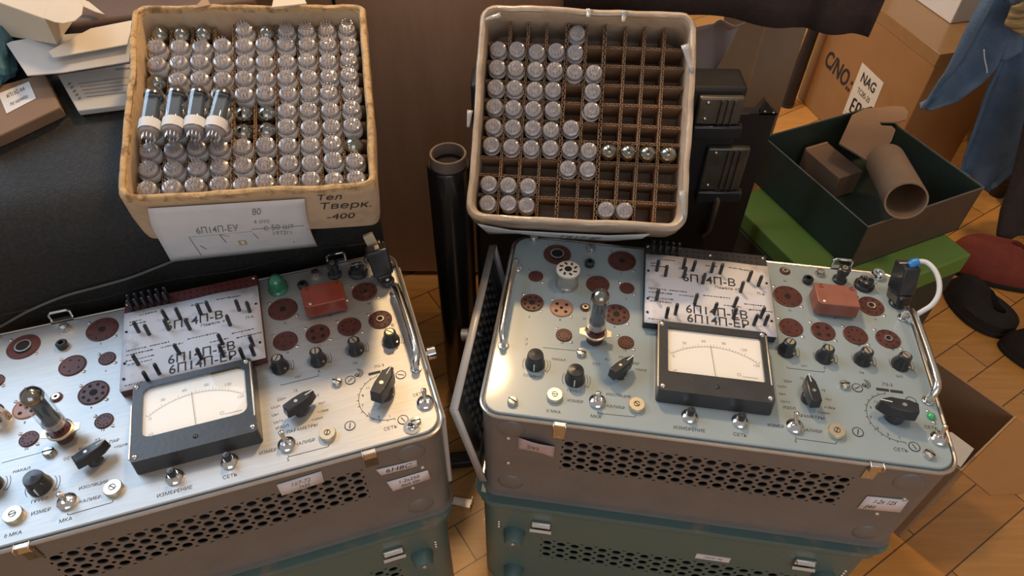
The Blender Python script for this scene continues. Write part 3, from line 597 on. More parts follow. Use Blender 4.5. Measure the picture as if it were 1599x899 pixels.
    # ---- side fittings
    if silver:
        for vv in (.150,):
            m = MB(); m.rod((TW, vv, .13), (TW + .012, vv, .13), .004, 12); m.rod((TW + .012, vv, .13), (TW + .022, vv, .13), .0095, 20); m.build('thumb_screw', CHROME, T)
        m = MB(); m.box(TW - .001, TW + .006, .02, .27, .03, .176); m.build('side_cover', FLATGREY, T, bevel=.002)
    else:
        th = R_(11); n_ = Vector((-math.cos(th), 0, -math.sin(th))); upv = Vector((-math.sin(th), 0, math.cos(th))); o0 = Vector((-.0045, 0, .012))
        def put(x, zz, d): return o0 + Vector((0, x, 0)) + upv * zz - n_ * d
        m = MB(); v0, v1, hh = .008, .283, .160
        perforation(m, .045, .030, 13, 7, .0157, .0048, .0020, put)
        for (a, b, c_, d_) in ((v0, v1, 0, .030), (v0, v1, .030 + 7 * .0157, hh), (v0, .045, .030, .030 + 7 * .0157), (.045 + 13 * .0157, v1, .030, .030 + 7 * .0157)):
            m.add([put(a, c_, 0), put(b, c_, 0), put(b, d_, 0), put(a, d_, 0)], [(0, 1, 2, 3)])
        m.mi = 1
        for a, b, c_, d_ in ((v0, v1, hh, hh), (v0, v0, 0, hh), (v1, v1, 0, hh)):   # turned-in flange along top and ends
            e = [put(a, c_, -.001), put(b, d_, -.001), put(b, d_, .009), put(a, c_, .009)] if a != b else [put(a, 0, -.001), put(a, hh, -.001), put(a, hh, .009), put(a, 0, .009)]
            m.add(e, [(0, 1, 2, 3)])
        o = m.build('side_door', [DARKLID, FLATGREY], T, solid=.0014)
        m = MB(); c0 = put(.150, .125, 0); m.rod(c0, c0 + n_ * .013, .0035, 12); m.rod(c0 + n_ * .013, c0 + n_ * .022, .009, 20); m.rod(c0 - n_ * .001, c0 - n_ * .006, .005, 12); m.build('thumb_screw', CHROME, o)
        m = MB(); m.rod((-.003, .02, .008), (-.003, .05, .008), .004, 10); m.rod((-.003, .23, .008), (-.003, .26, .008), .004, 10); m.build('door_hinge', STEEL, T)
    return T


testerR = make_tester(FR, False)
testerL = make_tester(FL, True)


# ------------------------------------------------------------------ the green cases they stand on
def green_case(F, lab, which):
    T = empty('green_case', lab, 'instrument case', F.W(0, 0, -ZB), F.rz)
    c = MB(); hx0, p = .080, .0193; n = 18; hx1 = hx0 + n * p; hz0, hz1 = .109, .109 + 3 * p
    shell(c, -.003, TW - .008, -.004, TD, .026, [0.004, .012, .11, .258], (hx0, hx1, hz0, hz1), lid=True)
    perforation(c, hx0, hz0, n, 3, p, .0060, .0024, lambda x, z, d: (x, -.004 + d, z))
    c.mi = 1; c.box(hx0 - .01, hx1 + .01, .02, .03, hz0 - .01, hz1 + .01); c.build('case', [GREEN, HOLE], T)
    m = MB(); o_ = rrect(-.006, TW - .005, -.007, TD + .003, .028); n_ = len(o_)
    lv = [(0, .248), (.0025, .254), (.003, .264), (.001, .270), (-.006, .2745)]
    vs = []
    for k, z in lv: vs += [(x + math.copysign(k, x - .25), y + math.copysign(k, y - .14), z) for x, y in o_]
    fs = []
    for a in range(len(lv) - 1): fs += [(a * n_ + i, a * n_ + (i + 1) % n_, (a + 1) * n_ + (i + 1) % n_, (a + 1) * n_ + i) for i in range(n_)]
    fs.append(tuple(range(4 * n_, 5 * n_))); m.add(vs, fs); m.build('lid_rim', GREENRIM, T)
    fr_ = Matrix.Rotation(R_(90), 4, 'X')
    for uu in (.079, .424):
        m = MB(); m.box(uu - .013, uu + .013, -.0085, -.004, .208, .222); o = m.build('latch', STEEL, T, bevel=.0012)
        m = MB(); m.tube([(uu - .011, -.009, .217), (uu + .011, -.009, .217)], .0030, 10); m.tube([(uu - .0145, -.0105, .2045), (uu + .0145, -.0105, .2045)], .0030, 10); m.build('latch_roller', CHROME, o)
        m = MB(); m.box(uu - .0085, uu + .0085, -.0065, -.004, .186, .203); m.dome((0, 0, 0), .0022, .0015, 10, Matrix.Translation((uu, -.0065, .200)) @ fr_, 3); m.dome((0, 0, 0), .0022, .0015, 10, Matrix.Translation((uu, -.0065, .190)) @ fr_, 3); m.build('latch_plate', LATCHM, o, bevel=.0006)
    for uu, zz in ((.043, .178), (.459, .178), (.043, .052), (.459, .052)):
        m = MB(); m.lathe([(.0155, 0), (.015, .004), (.0125, .016), (.0105, .0185), (.0005, .019)], 24, Matrix.Translation((uu, -.004, zz)) @ fr_, caps=False); o = m.build('bumper_foot', GREENRIM, T); o['label'] = 'teal cone foot'
        m = MB(); m.dome((0, 0, 0), .0036, .0016, 12, Matrix.Translation((uu, -.023, zz)) @ fr_, 3); m.build('foot_screw', STEEL, o)
    for k in range(6):
        m = MB(); m.dome((0, 0, 0), .0028, .0016, 10, Matrix.Translation((.021 if k < 3 else .480, -.004, .186 + .0075 * (k % 3))) @ fr_, 3); m.build('rivet', STEEL, T)
    if which == 'R':
        m = MB(); m.box(.290, .335, -.0049, -.004, .178, .191); o = m.build('paper_label', STICKER, T)
        t = MB(); vs, f = glyphs('ЛУХ 72'); t.add([(.313 + (p.x + .3 * p.y) * .0075, -.0053, .1845 + p.y * .0075) for p in vs], f); t.build('handwriting', PENCIL, o, smooth=0)
    for sx in (-.0075, TW - .0045):
        m = MB(); m.box(sx - .002, sx + .004, .03, .26, .19, .262); m.build('side_clasp', GREENRIM, T, bevel=.002)
    for uu, vv in ((.04, .04), (.46, .04), (.04, .25), (.46, .25)):
        m = MB(); m.cyl((uu, vv, 0), .014, .005, 18); m.build('base_foot', BLACKPL, T)
    return T


green_case(FR, 'dark green instrument case under the blue-panelled tester', 'R')
green_case(FL, 'dark green instrument case with worn rim under the silver-panelled tester', 'L')

# ------------------------------------------------------------------ cards, plug pegs, adapters on the testers
CARDZ = ZB + PZ + .0125
def card(F, lab, silver):
    T = empty('printed_card', lab, 'card', F.W(0, 0, 0), F.rz); z0 = PZ + .0126
    x0, x1, y0, y1 = .1775, .3355, .1475, .2675
    def fn(s, t): return (x0 + (x1 - x0) * s, y0 + (y1 - y0) * t, z0 + .0004 + .0012 * math.sin(7 * s) ** 2 * t ** 6 + .0005 * t)
    m = MB(); m.grid(fn, 14, 8); sh_ = m.build('card_sheet', CARD, T, solid=.0005)
    f2 = lambda x, y: Vector(fn((x - x0) / (x1 - x0), (y - y0) / (y1 - y0))) + Vector((0, 0, .0005))
    t = MB()
    write(t, '6П14П-В', .2585, .230, 0, .0185, fn=f2, sx=.92); write(t, 'Панель к9', .281, .2195, 0, .0065, fn=f2)
    write(t, '6П14П-ЕВ', .2655, .1765, 0, .0185, fn=f2, sx=.90); write(t, '6П14П-ЕР', .2665, .1615, 0, .0185, fn=f2, sx=.90); write(t, 'П-6', .322, .216, 0, .006, fn=f2)
    rnd = random.Random(3)
    for x, y, L in ((.195, .259, .018), (.184, .251, .014), (.184, .246, .016), (.255, .257, .012), (.285, .257, .014), (.300, .256, .013), (.182, .2055, .02), (.208, .2055, .022), (.182, .199, .03), (.220, .199, .024), (.250, .203, .032), (.182, .190, .028), (.300, .196, .026), (.184, .184, .026), (.275, .190, .022), (.182, .154, .022), (.305, .1875, .026)):
        q = 0.0
        while q < L:
            d = rnd.uniform(.0012, .0035); stroke(t, [(x + q, y + rnd.uniform(-.0004, .0004)), (x + q + d, y)], rnd.uniform(.0008, .0018), fn=f2); q += d + rnd.uniform(.0006, .0014)
    t.build('printing', INK, sh_, smooth=0)
    h = MB()
    for x, y in ((.181, .236), (.181, .187), (.331, .236), (.331, .172), (.181, .164)): h.cyl((x, y, z0 + .0012), .0016, .0006, 10)
    h.build('punched_holes', HOLE, sh_)
    return T
card(FR, 'printed setup card on the blue-panelled tester above its meter', False)
card(FL, 'printed setup card on the silver-panelled tester above its meter', True)

peg_me = MB(); peg_me.lathe([(.0023, -.0125), (.0023, .0005), (.0023, .0165), (.0019, .0182), (.0008, .0188)], 12)
PEG = peg_me.build('plug_peg', BLACKPL)
used = [False]
def place_peg(F, u, v, z, lab, group, red=False):
    o = PEG if not used[0] else PEG.copy()
    if used[0]: COL.objects.link(o)
    used[0] = True
    o.location = F.W(u, v, z); o.rotation_euler = (R_(random.uniform(-2, 2)), R_(random.uniform(-2, 2)), 0); tag(o, lab, 'plug', group)
PR = [(192, 238), (203, 230), (226, 247), (226, 231), (238, 245), (262, 246), (273, 245), (250, 224), (297, 216), (308, 237), (320, 230), (192, 187), (239, 187), (262, 175), (287, 189), (285, 170), (204, 159), (215, 166), (318, 176), (309, 163), (322, 165)]
PL = [(195, 232), (207, 224), (227, 242), (229, 225), (242, 240), (253, 218), (266, 239), (277, 240), (299, 210), (311, 231), (323, 225), (196, 181), (208, 152), (219, 160), (241, 183), (265, 168), (289, 183), (289, 166), (323, 170), (323, 155), (311, 154)]
for F, lst, nm in ((FR, PR, 'blue-panelled'), (FL, PL, 'silver-panelled')):
    rows = {'upper': sorted([p for p in lst if p[1] > 200]), 'lower': sorted([p for p in lst if p[1] <= 200])}
    for rn, ps in rows.items():
        for i, (a, b) in enumerate(ps):
            place_peg(F, a / 1000, b / 1000, PZ + .0132, f"black peg on the {nm} tester's card, {rn} half, {ORD[i]} from left", 'plug pegs in the ' + nm + ' tester')
    n = 5 if nm == 'blue-panelled' else 6
    for j in range(2):
        for i in range(n):
            place_peg(F, .1865 + .0082 * i, .2715 + .0090 * j, PZ + (.0126 if n == 6 else .0086), f"spare black peg behind the {nm} tester's card, {'back' if j else 'front'} row, {ORD[i]} from left", 'spare pegs behind the ' + nm + " tester's card")


def block(F, lab, mt):
    T = empty('adapter_block', lab, 'adapter', F.W(.4125, .2195, PZ + .0), F.rz)
    m = MB(); c, s = math.cos(R_(0)), 0
    poly = [(-.0275, -.016), (-.022, -.0195), (.0275, -.0195), (.028, .013), (.025, .0185), (-.026, .0195), (-.0285, .013)]; poly = [(x * .94, y * .95) for x, y in poly]
    m.prism(poly, .004, .0240, inset=.0012); o = m.build('block_body', mt, T, bevel=.0012)
    m = MB(); m.cyl((0, 0, .0004), .0125, .004, 20); m.build('plug_base', BLACKPL, T)
    q = MB()
    for x, y in ((-.018, .0125), (.019, .0125)): q.lathe([(.0030, .0244), (.0030, .0252), (.0018, .0252), (.0018, .0244)], 14, Matrix.Translation((x, y, 0)), caps=False)
    q.build('cover_screw', mt, T)
    q = MB(); q.dome((-.017, -.0135, .0243), .0024, .0012, 10, k=3); q.dome((.0262, -.010, .012), .0026, .002, 10, k=3); q.build('rivet', BRASS, T)
block(FR, 'rust-brown adapter block plugged into the blue-panelled tester', TERRA)
block(FL, 'dark red adapter block plugged into the silver-panelled tester', REDBAKE)

# ------------------------------------------------------------------ vacuum tubes
def make_tube(band=False):
    """upright small glass tube: pins down at z=0, getter-silvered dome on top; length .076"""
    T = bpy.data.objects.new('vacuum_tube', None); COL.objects.link(T); T.empty_display_size = .01
    r = .0113
    g = MB(); g.lathe([(.0004, .0080), (.0028, .0076), (.0065, .0071), (.0097, .0082), (r, .011), (r, .058), (r * .97, .0622), (r * .80, .0668), (r * .48, .0700), (.0022, .0715), (.0016, .0738), (.0003, .0760)], 20, caps=False); g.build('glass_envelope', GLASS, T)
    g = MB(); g.lathe([(r * .955, .0585), (r * .92, .0622), (r * .75, .0662), (r * .45, .0692), (.0018, .0706), (.0012, .0728), (.0002, .0748)], 18, caps=False); g.build('getter_cap', GETTER, T)
    a = MB(); a.prism([(x * .0074, y * .0060) for x, y in ((1, .45), (.75, 1), (-.75, 1), (-1, .45), (-1, -.45), (-.75, -1), (.75, -1), (1, -.45))], .020, .054); a.cyl((0, 0, .0185), .0094, .0006, 16); a.cyl((0, 0, .0555), .0094, .0006, 16); a.build('anode', ANODE, T)
    s = MB(); s.lathe([(.0004, .0084), (.0028, .0082), (.0034, .0076), (.0062, .0077), (.0094, .0090), (.01055, .0115), (.01055, .0178), (.0060, .0182), (.0003, .0182)], 20, caps=False); s.build('glass_stem', STEM, T)
    p = MB()
    for k in range(9):
        an = 2 * math.pi * (k + .5) / 10; p.lathe([(.0004, .0003), (.00075, .0014), (.00075, .0088)], 7, Matrix.Translation((.0063 * math.cos(an), .0063 * math.sin(an), .0012)))
    p.build('pins', PIN, T)
    if band:
        b = MB(); b.lathe([(r + .0003, .0125), (r + .0003, .0245)], 22, caps=False); b.build('paper_band', PAPER, T)
    return T
TUBE = make_tube(); tube_used = [False]
TUBEB = make_tube(True); tubeb_used = [False]
def place_tube(Mw, lab, group=None, band=False):
    src, fl_ = (TUBEB, tubeb_used) if band else (TUBE, tube_used)
    o = src if not fl_[0] else copy_tree(src)
    fl_[0] = True
    o.matrix_world = Mw; tag(o, lab, 'vacuum tube', group); return o

# noval socket adapters with a tube standing in each, and the octal adapter
def noval_adapter(F, u, v, lab):
    T = empty('tube_adapter', lab, 'tube adapter', F.W(u, v, PZ), F.rz)
    m = MB(); m.lathe([(.0095, .0013), (.0095, .010), (.0112, .012), (.0112, .016), (.0095, .0165), (.0004, .0165)], 24, caps=False); m.build('adapter_base', BAKE, T)
    m = MB(); m.lathe([(.0130, .0128), (.0136, .0135), (.0136, .0155), (.0120, .0162)], 28, caps=False); m.prism([(-.019, -.004), (-.010, -.007), (.010, -.007), (.019, -.004), (.019, .004), (.010, .007), (-.010, .007), (-.019, .004)], .0125, .0137); m.build('mounting_flange', BRASS, T)
noval_adapter(FR, .120, .122, 'small brown and brass tube adapter on the blue-panelled tester')
noval_adapter(FL, .120, .114, 'small brown and brass tube adapter on the silver-panelled tester')
place_tube(Matrix.Translation(FR.W(.120, .122, PZ + .0155)) @ Matrix.Rotation(.3, 4, 'Z'), 'vacuum tube standing upright in the blue-panelled tester')
place_tube(Matrix.Translation(FL.W(.120, .114, PZ + .0155)) @ Matrix.Rotation(.9, 4, 'Z'), 'vacuum tube standing upright in the silver-panelled tester')
T = empty('octal_adapter', 'round metal socket adapter with white ceramic top on the blue-panelled tester', 'tube adapter', FR.W(.0785, .209, PZ), FR.rz)
m = MB(); m.lathe([(.0150, .0004), (.0150, .003), (.0138, .005), (.0142, .010), (.0142, .023), (.0150, .0245), (.0150, .0265), (.0125, .0270)], 30, caps=False); m.build('metal_shell', STEEL, T)
m = MB(); m.lathe([(.0152, .0255), (.0152, .0280), (.0140, .0288), (.0048, .0288), (.0048, .020), (.0004, .020)], 30, caps=False); cr = m.build('ceramic_top', CERAM, T)
m = MB()
for k in range(8):
    a = R_(45 * k + 22); Tm = Matrix.Translation((.0098 * math.cos(a), .0098 * math.sin(a), .0287)) @ Matrix.Rotation(a + R_(25), 4, 'Z'); m.box(-.0024, .0024, -.0013, .0013, 0, .0004, Tm)
m.cyl((0, 0, .0285), .0048, .0004, 18); m.build('contact_holes', HOLE, cr)

# mains plugs
T = empty('black_plug', 'glossy black plug with blue clip standing on the blue-panelled tester', 'plug', FR.W(.4965, .2385, PZ), FR.rz)
ax = (U(1424, 412, ZB + PZ + .052) - U(1408, 466, ZB + PZ + .006)); loc0 = Vector((ax.dot(FR.x), ax.dot(FR.y), ax.z)).normalized()
Q = loc0.to_track_quat('Z', 'X').to_matrix().to_4x4()
m = MB(); m.prism([(-.014, -.0085), (.014, -.0085), (.016, 0), (.014, .0085), (-.014, .0085), (-.016, 0)], .004, .018, Q, inset=-.001); m.prism([(-.0145, -.0105), (.0145, -.0105), (.0145, .0105), (-.0145, .0105)], .018, .056, Q, inset=.001); m.dome((0, 0, .0), .011, .006, 18, k=4); m.build('plug_body', BLACKPL, T, bevel=.0018)
m = MB(); m.rod((-.005, 0, 0.0004), (-.005, 0, .008), .0024, 10); m.rod((.005, 0, 0.0004), (.005, 0, .008), .0024, 10); m.build('prongs', BRASS, T)
m = MB(); m.box(-.0012, .0012, -.011, .011, .0565, .0575, Q); m.build('top_seam', BEIGE, T)
tip = FR.W(.4965, .2385, PZ) + (FR.x * (Q @ Vector((.004, .002, .056))).x + FR.y * (Q @ Vector((.004, .002, .056))).y + Vector((0, 0, (Q @ Vector((.004, .002, .056))).z)))
cb = empty('white_cable', 'short white cable arching from the blue clip to the panel handle', 'cable', tip)
pp = [tip] + [U(*q) for q in ((1432, 409, .520), (1447, 410, .522), (1460, 422, .520), (1467, 440, .513), (1466, 460, .503), (1456, 476, .492), (1441, 486, .482), (1428, 494, .472), (1421, 502, .4625))]
def spline(P, n=6):
    out = []
    for i in range(len(P) - 1):
        a, b, c, d = P[max(i - 1, 0)], P[i], P[i + 1], P[min(i + 2, len(P) - 1)]
        for k in range(n):
            t = k / n; out.append(0.5 * ((2 * b) + (c - a) * t + (2 * a - 5 * b + 4 * c - d) * t * t + (3 * b - a - 3 * c + d) * t ** 3))
    out.append(P[-1]); return out
loc = [p - tip for p in spline([Vector(p) for p in pp])]
m = MB(); m.tube(loc, .0030, 10); m.build('cable_sheath', CABLEW, cb)
m = MB(); m.tube([loc[0] - Vector((.003, 0, .001)), loc[1], loc[4], loc[8]], [.0055, .0062, .0058, .0045], 14); m.build('blue_clip', CLIPBLUE, cb)

T = empty('black_plug', 'matt black plug standing on the silver-panelled tester near its back corner', 'plug', FL.W(.494, .240, PZ), FL.rz)
Q = (Matrix.Translation((-.002, 0, 0)) @ Euler((R_(-12), R_(-5), 0)).to_matrix().to_4x4())
m = MB(); m.prism([(-.0085, -.008), (.0085, -.008), (.010, .008), (-.010, .008)], .004, .014, Q, inset=-.002); m.prism([(-.0125, -.009), (.0125, -.009), (.0135, .009), (-.0135, .009)], .014, .052, Q, inset=-.0006); m.cyl((0, -.006, .0004), .009, .008, 18); m.build('plug_body', BLACKPL, T, bevel=.0018)
m = MB(); m.dome((0, -.006, .0084), .0032, .002, 12, k=3); m.build('plug_screw', STEEL, T)
m = MB(); m.box(-.0015, .004, -.004, .004, .0515, .0535, Q); m.build('top_seam', BEIGE, T)
# beige strip clamp behind it, hanging on the panel's back edge
T = empty('beige_clamp', 'pale beige strip clamp behind the matt black plug', 'clamp', FL.W(.497, .262, PZ), FL.rz)
m = MB(); Q = Euler((R_(-6), R_(-12), 0)).to_matrix().to_4x4(); m.box(-.009, .004, -.003, .003, .0004, .062, Q); m.build('strip', BEIGE, T, bevel=.001)
m = MB(); m.box(.0055, .0075, -.003, .003, .0004, .046, Q); m.box(.010, .0115, -.003, .003, .0004, .042, Q); m.build('wire_jaw', BRASS, T, bevel=.0005)
m = MB(); m.box(-.0095, .012, -.0032, .0032, .0004, .006); m.build('clamp_foot', BLACKPL, T, bevel=.0006)


# ------------------------------------------------------------------ the two boxes of tubes
BS = .27
def box_frame(c, n, x):
    n = Vector(n).normalized(); x = Vector(x); x = (x - n * x.dot(n)).normalized(); y = n.cross(x); return frame(Vector(c), x, y, n)
ML = box_frame((-.301, .723, .685), (.119, -.320, .940), (.982, .177, -.064))
MR = box_frame((.084, .760, .635), (-.060, -.656, .753), (.997, -.080, .009))
PITCH = .0246
def cardboard_box(Mw, lab, H, top, taped):
    T = empty('cardboard_box', lab, 'box', M=Mw @ Matrix.Translation((0, 0, -H)))
    rnd = random.Random(5 if taped else 9); h = BS / 2; wall = .0085
    # walls as one ring, gently crumpled, rounded corners
    out = []; base = rrect(-h, h, -h, h, .018 if taped else .012, 5)
    pts = []
    for i, p in enumerate(base):
        q = base[(i + 1) % len(base)]; L = math.hypot(q[0] - p[0], q[1] - p[1]); k = max(1, int(L / .011))
        pts += [(p[0] + (q[0] - p[0]) * j / k, p[1] + (q[1] - p[1]) * j / k) for j in range(k)]
    n = len(pts)
    nz = [0.0] * n
    for f_ in (3, 7, 13, 29): 
        ph = rnd.uniform(0, 6); a = rnd.uniform(.4, 1.0) / f_ ** .5
        for i in range(n): nz[i] += (1 if taped else 1.7) * a * math.sin(f_ * 2 * math.pi * i / n + ph)
    def ring(off, z, k, zk=0.0):
        r_ = []
        for i, (x, y) in enumerate(pts):
            d = max(abs(x), abs(y)) or 1; s_ = 1 - off / h + k * nz[i] / h; r_.append((x * s_, y * s_, z + zk * nz[(i * 3) % n]))
        return r_
    rings = [ring(.001, 0, .0006), ring(0, .010, .0006), ring(-.001, H * .5, .0010), ring(0, H - .012, .0009), ring(.0, H - .003, .0012, .0008), ring(.0015, H, .0012, .0010), ring(wall - .0015, H, .0012, .0010), ring(wall, H - .003, .0010, .0008), ring(wall + .0005, .004, .0006)]
    m = MB(); vs = [p for r_ in rings for p in r_]; fs = []
    m.v = [Vector(p) for p in vs]
    for a in range(len(rings) - 1):
        for i in range(n): m.f.append((a * n + i, a * n + (i + 1) % n, (a + 1) * n + (i + 1) % n, (a + 1) * n + i)); m.m.append(1 if a in (4, 5, 6) else 0)
    m.f.append(tuple(range(n))[::-1]); m.m.append(0); b = (len(rings) - 1) * n; m.f.append(tuple(range(b, b + n))); m.m.append(0)
    m.build('box_walls', [CARDTAPE if taped else CARDB, CARDTAPE if taped else CARDEDGE], T, smooth=50)
    inn = h - wall - .001
    # torn cardboard lip: rolled bead along the rim
    if True:
        q = MB(); rr = ring(wall * .5, H + .0005, .0014, .0012); q.tube([Vector(p) for p in rr], .0040 if taped else .0036, 6, closed=True); q.build('rim_edge', CARDTAPE if taped else CARDEDGE, T, smooth=60)
    # dividers: two liners and the fluting between them
    x0 = -PITCH * 5
    for k in range(1, 10):
        for ax_ in (0, 1):
            wide = ax_ == 0 and k in (4, 6)
            c = x0 + PITCH * k + (random.uniform(-.0006, .0006)); th = .0036 if wide else .0026; z1 = H - top + (.003 if wide else 0) - (.0035 if ax_ else 0)
            j = random.uniform(-.0014, .0014)
            d = MB()
            def pl(a, b, z): return (b, a, z) if ax_ == 0 else (a, b, z)
            for o_ in (-th / 2, th / 2):
                c0 = c + o_; d.add([pl(-inn, c0 - j, .006), pl(inn, c0 + j, .006), pl(inn, c0 + j, z1), pl(-inn, c0 - j, z1)], [(0, 1, 2, 3)])
            d.mi = 1; ns = 66; zz = []
            for i in range(ns + 1):
                a = -inn + 2 * inn * i / ns; s_ = th / 2 * (1 if i % 2 else -1); cc = c + j * (2 * i / ns - 1)
                zz += [pl(a, cc + s_, z1 - .012), pl(a, cc + s_, z1)]
            d.add(zz, [(2 * i, 2 * i + 2, 2 * i + 3, 2 * i + 1) for i in range(ns)])
            d.build('divider', [DIVIDER, FLUTE], T, smooth=0, solid=.0005)
    return T
BH = .084
boxL = cardboard_box(ML, 'battered cardboard box packed full of vacuum tubes on the black bench', BH, .024, False)
boxR = cardboard_box(MR, 'taped cardboard box half filled with vacuum tubes, leaning behind the blue-panelled tester', BH, .024, True)
tapem = mat('tape_glint_gloss', (0.42, 0.40, 0.37), 0.08, 0.0, ((0.34, 0.31, 0.28), 60, 0.4, 0.8), coat=0.8)
def local(Mw, p): return Mw.inverted() @ Vector(p)

def cell(r, c): return (-PITCH * 5 + PITCH * (c + .5), PITCH * 5 - PITCH * (r + .5))
FLIP = Matrix.Rotation(math.pi, 4, 'X')
layL = ['UUU.PUPPPP', 'PPPPPPPPPP', 'PPPPPPPPPP', 'UPPPPPPPPP', 'PPPPPPPPPP', 'PPPPUUPPPP', 'PPPPUUPPPP', 'PPPPPPPPPU', 'PPPPPPPPPP', 'PPPPPPPPPP']
layR = ['....P.....', 'PPPPP.....', 'PPPPPP....', 'PPPP.P....', 'PPPP.P....', 'PPPPP.....', 'PPPPPPUUUU', '....PP....', 'PPP.......', 'PPP...PP..']
def fill(Mw, lay, which, low, rnd):
    for r, row in enumerate(lay):
        for c, ch in enumerate(row):
            if ch == '.': continue
            x, y = cell(r, c); x += rnd.uniform(-.0009, .0009); y += rnd.uniform(-.0009, .0009)
            if ch == 'P':
                m_ = Mw @ Matrix.Translation((x, y, -low + rnd.uniform(-.0015, .0015))) @ Euler((R_(rnd.uniform(-2.5, 2.5)), R_(rnd.uniform(-2.5, 2.5)), 0)).to_matrix().to_4x4() @ FLIP @ Matrix.Rotation(rnd.uniform(0, 6.28), 4, 'Z')
                lab = f'pins-up vacuum tube in the {which} box, {ORD[r]} row from back, {ORD[c]} column'
            else:
                m_ = Mw @ Matrix.Translation((x, y, -low - (.0785 if which == 'full left' else .0765))) @ Matrix.Rotation(rnd.uniform(0, 6.28), 4, 'Z')
                lab = f'silver dome-up vacuum tube in the {which} box, {ORD[r]} row from back, {ORD[c]} column'
            place_tube(m_, lab, f'vacuum tubes standing in the {which} box', band=(ch == 'P'))
fill(ML, layL, 'full left', .0045, random.Random(1))
fill(MR, layR, 'half-filled right', .0185 - .012, random.Random(2))

# four tubes lying across the packed ones
nL = (ML.to_3x3() @ Vector((0, 0, 1))); qL = ML @ Vector((0, 0, .0092))
names4 = ['leftmost', 'second from left', 'third from left', 'rightmost']
for i, (a, b) in enumerate((((243, 133), (230, 236)), ((279, 131), (267, 231)), ((313, 131), (301, 231)), ((354, 133), (331, 227)))):
    A, B = onplane(*a, nL, qL), onplane(*b, nL, qL); z = (A - B).normalized(); B = A - z * .076
    x = nL.cross(z).normalized(); y = z.cross(x)
    place_tube(frame(B, x, y, z), f'vacuum tube with white paper band lying on the packed box, {names4[i]} of four', 'tubes lying across the full box', True)

# paper note hanging from the left box's front
def sheet_local(Mw, px4, H=BH, ins=None): pass
Mi = (ML @ Matrix.Translation((0, 0, -BH))).inverted()
fy = -BS / 2 - .0035
nF = ML.to_3x3() @ Vector((0, -1, 0)); qF = ML @ Vector((0, fy, 0))
tl, tr = onplane(231, 326, nF, qF), onplane(476, 311, nF, qF)
bl, br_ = U(268, 409, 0.505), U(496, 385, 0.497)
sag = Vector((0, -.014, .012))
def note(s, t):   # t=1 at the top
    a = tl.lerp(tr, s); b = bl.lerp(br_, s); p = b.lerp(a, t) + sag * math.sin(math.pi * t) * .6 + Vector((0, .010, -.004)) * math.sin(math.pi * min(1, t * 1.4)) * (1 - s) ** 2 * .4
    return Mi @ p
m = MB(); m.grid(note, 14, 10); nt_ = m.build('paper_note', PAPER, boxL, solid=.0004); nt_['label'] = 'white handwritten paper note'
t = MB()
up_ = Mi.to_3x3() @ Vector((-.1, -.75, .62)).normalized()
fn = lambda x, y: Vector(note(x, y)) + up_ * .0009
def pen(s, x, y, size, w=.45, sh=.15):
    vs, f = glyphs(s); t.add([fn(x + (p.x * w + sh * p.y * w) * size, y + p.y * size) for p in vs], f)
pen('80', .68, .82, .17, .36); pen('6П14П-ЕУ', .40, .545, .17, .36); pen('4 отс', .70, .635, .10); pen('с 50 шт', .80, .50, .15, .4); pen('1972г', .80, .38, .11)
stroke(t, [(.20, .44), (.215, .06)], .006, fn=fn); stroke(t, [(.20, .44), (.62, .46)], .006, fn=fn); stroke(t, [(.62, .50), (.97, .49)], .012, fn=fn); stroke(t, [(.24, .26), (.27, .18)], .01, fn=fn); stroke(t, [(.42, .28), (.40, .44), (.46, .40)], .008, fn=fn); stroke(t, [(.62, .42), (.64, .30)], .006, fn=fn); stroke(t, [(.86, .14), (.87, .40)], .005, fn=fn)
t.build('handwriting', PENCIL, nt_, smooth=0)
t = MB(); stroke(t, [(.505, .29), (.505, .20), (.545, .205), (.545, .285), (.505, .29)], .014, fn=fn); t.build('orange_mark', mat('orange_stain', (.55, .33, .12), .8), nt_, smooth=0)
t = MB()
def wall_pen(s, px, py, size):
    c = Mi @ onplane(px, py, nF, qF); vs, f = glyphs(s); t.add([(c.x + (p.x + .2 * p.y) * size, fy + .0022, c.z + p.y * size) for p in vs], f)
wall_pen('Тел', 515, 312, .016); wall_pen('Тверк.', 541, 324, .019); wall_pen('-400', 533, 341, .018)
t.build('handwriting', INK, boxL, smooth=0)
# strip of paper along the right box's front
Mi2 = (MR @ Matrix.Translation((0, 0, -BH))).inverted(); nF2 = MR.to_3x3() @ Vector((0, -1, 0)); qF2 = MR @ Vector((0, -BS / 2 - .004, 0))
pts_t = [onplane(x, y, nF2, qF2) for x, y in ((746, 350), (800, 360), (870, 364), (950, 368), (1015, 366))]
pts_b = [onplane(x, y, nF2, qF2) for x, y in ((764, 366), (810, 365), (870, 374), (940, 378), (1003, 373))]
rows_ = [pts_t, pts_b]
def strip(s, t_):
    k = min(int(s * 4), 3); f_ = s * 4 - k; return Mi2 @ (pts_b[k].lerp(pts_b[k + 1], f_)).lerp(pts_t[k].lerp(pts_t[k + 1], f_), t_)
m = MB(); m.grid(strip, 16, 3); st_ = m.build('paper_strip', PAPER, boxR, solid=.0005); st_['label'] = 'white paper strip along the front'
t = MB(); vs, f = glyphs('ГR17 4P'); t.add([Vector(strip(.62 + (p.x + .3 * p.y) * .06, .5 + p.y * .55)) + Vector((0, -.0011, 0)) for p in vs], f); t.build('handwriting', PENCIL, st_, smooth=0)
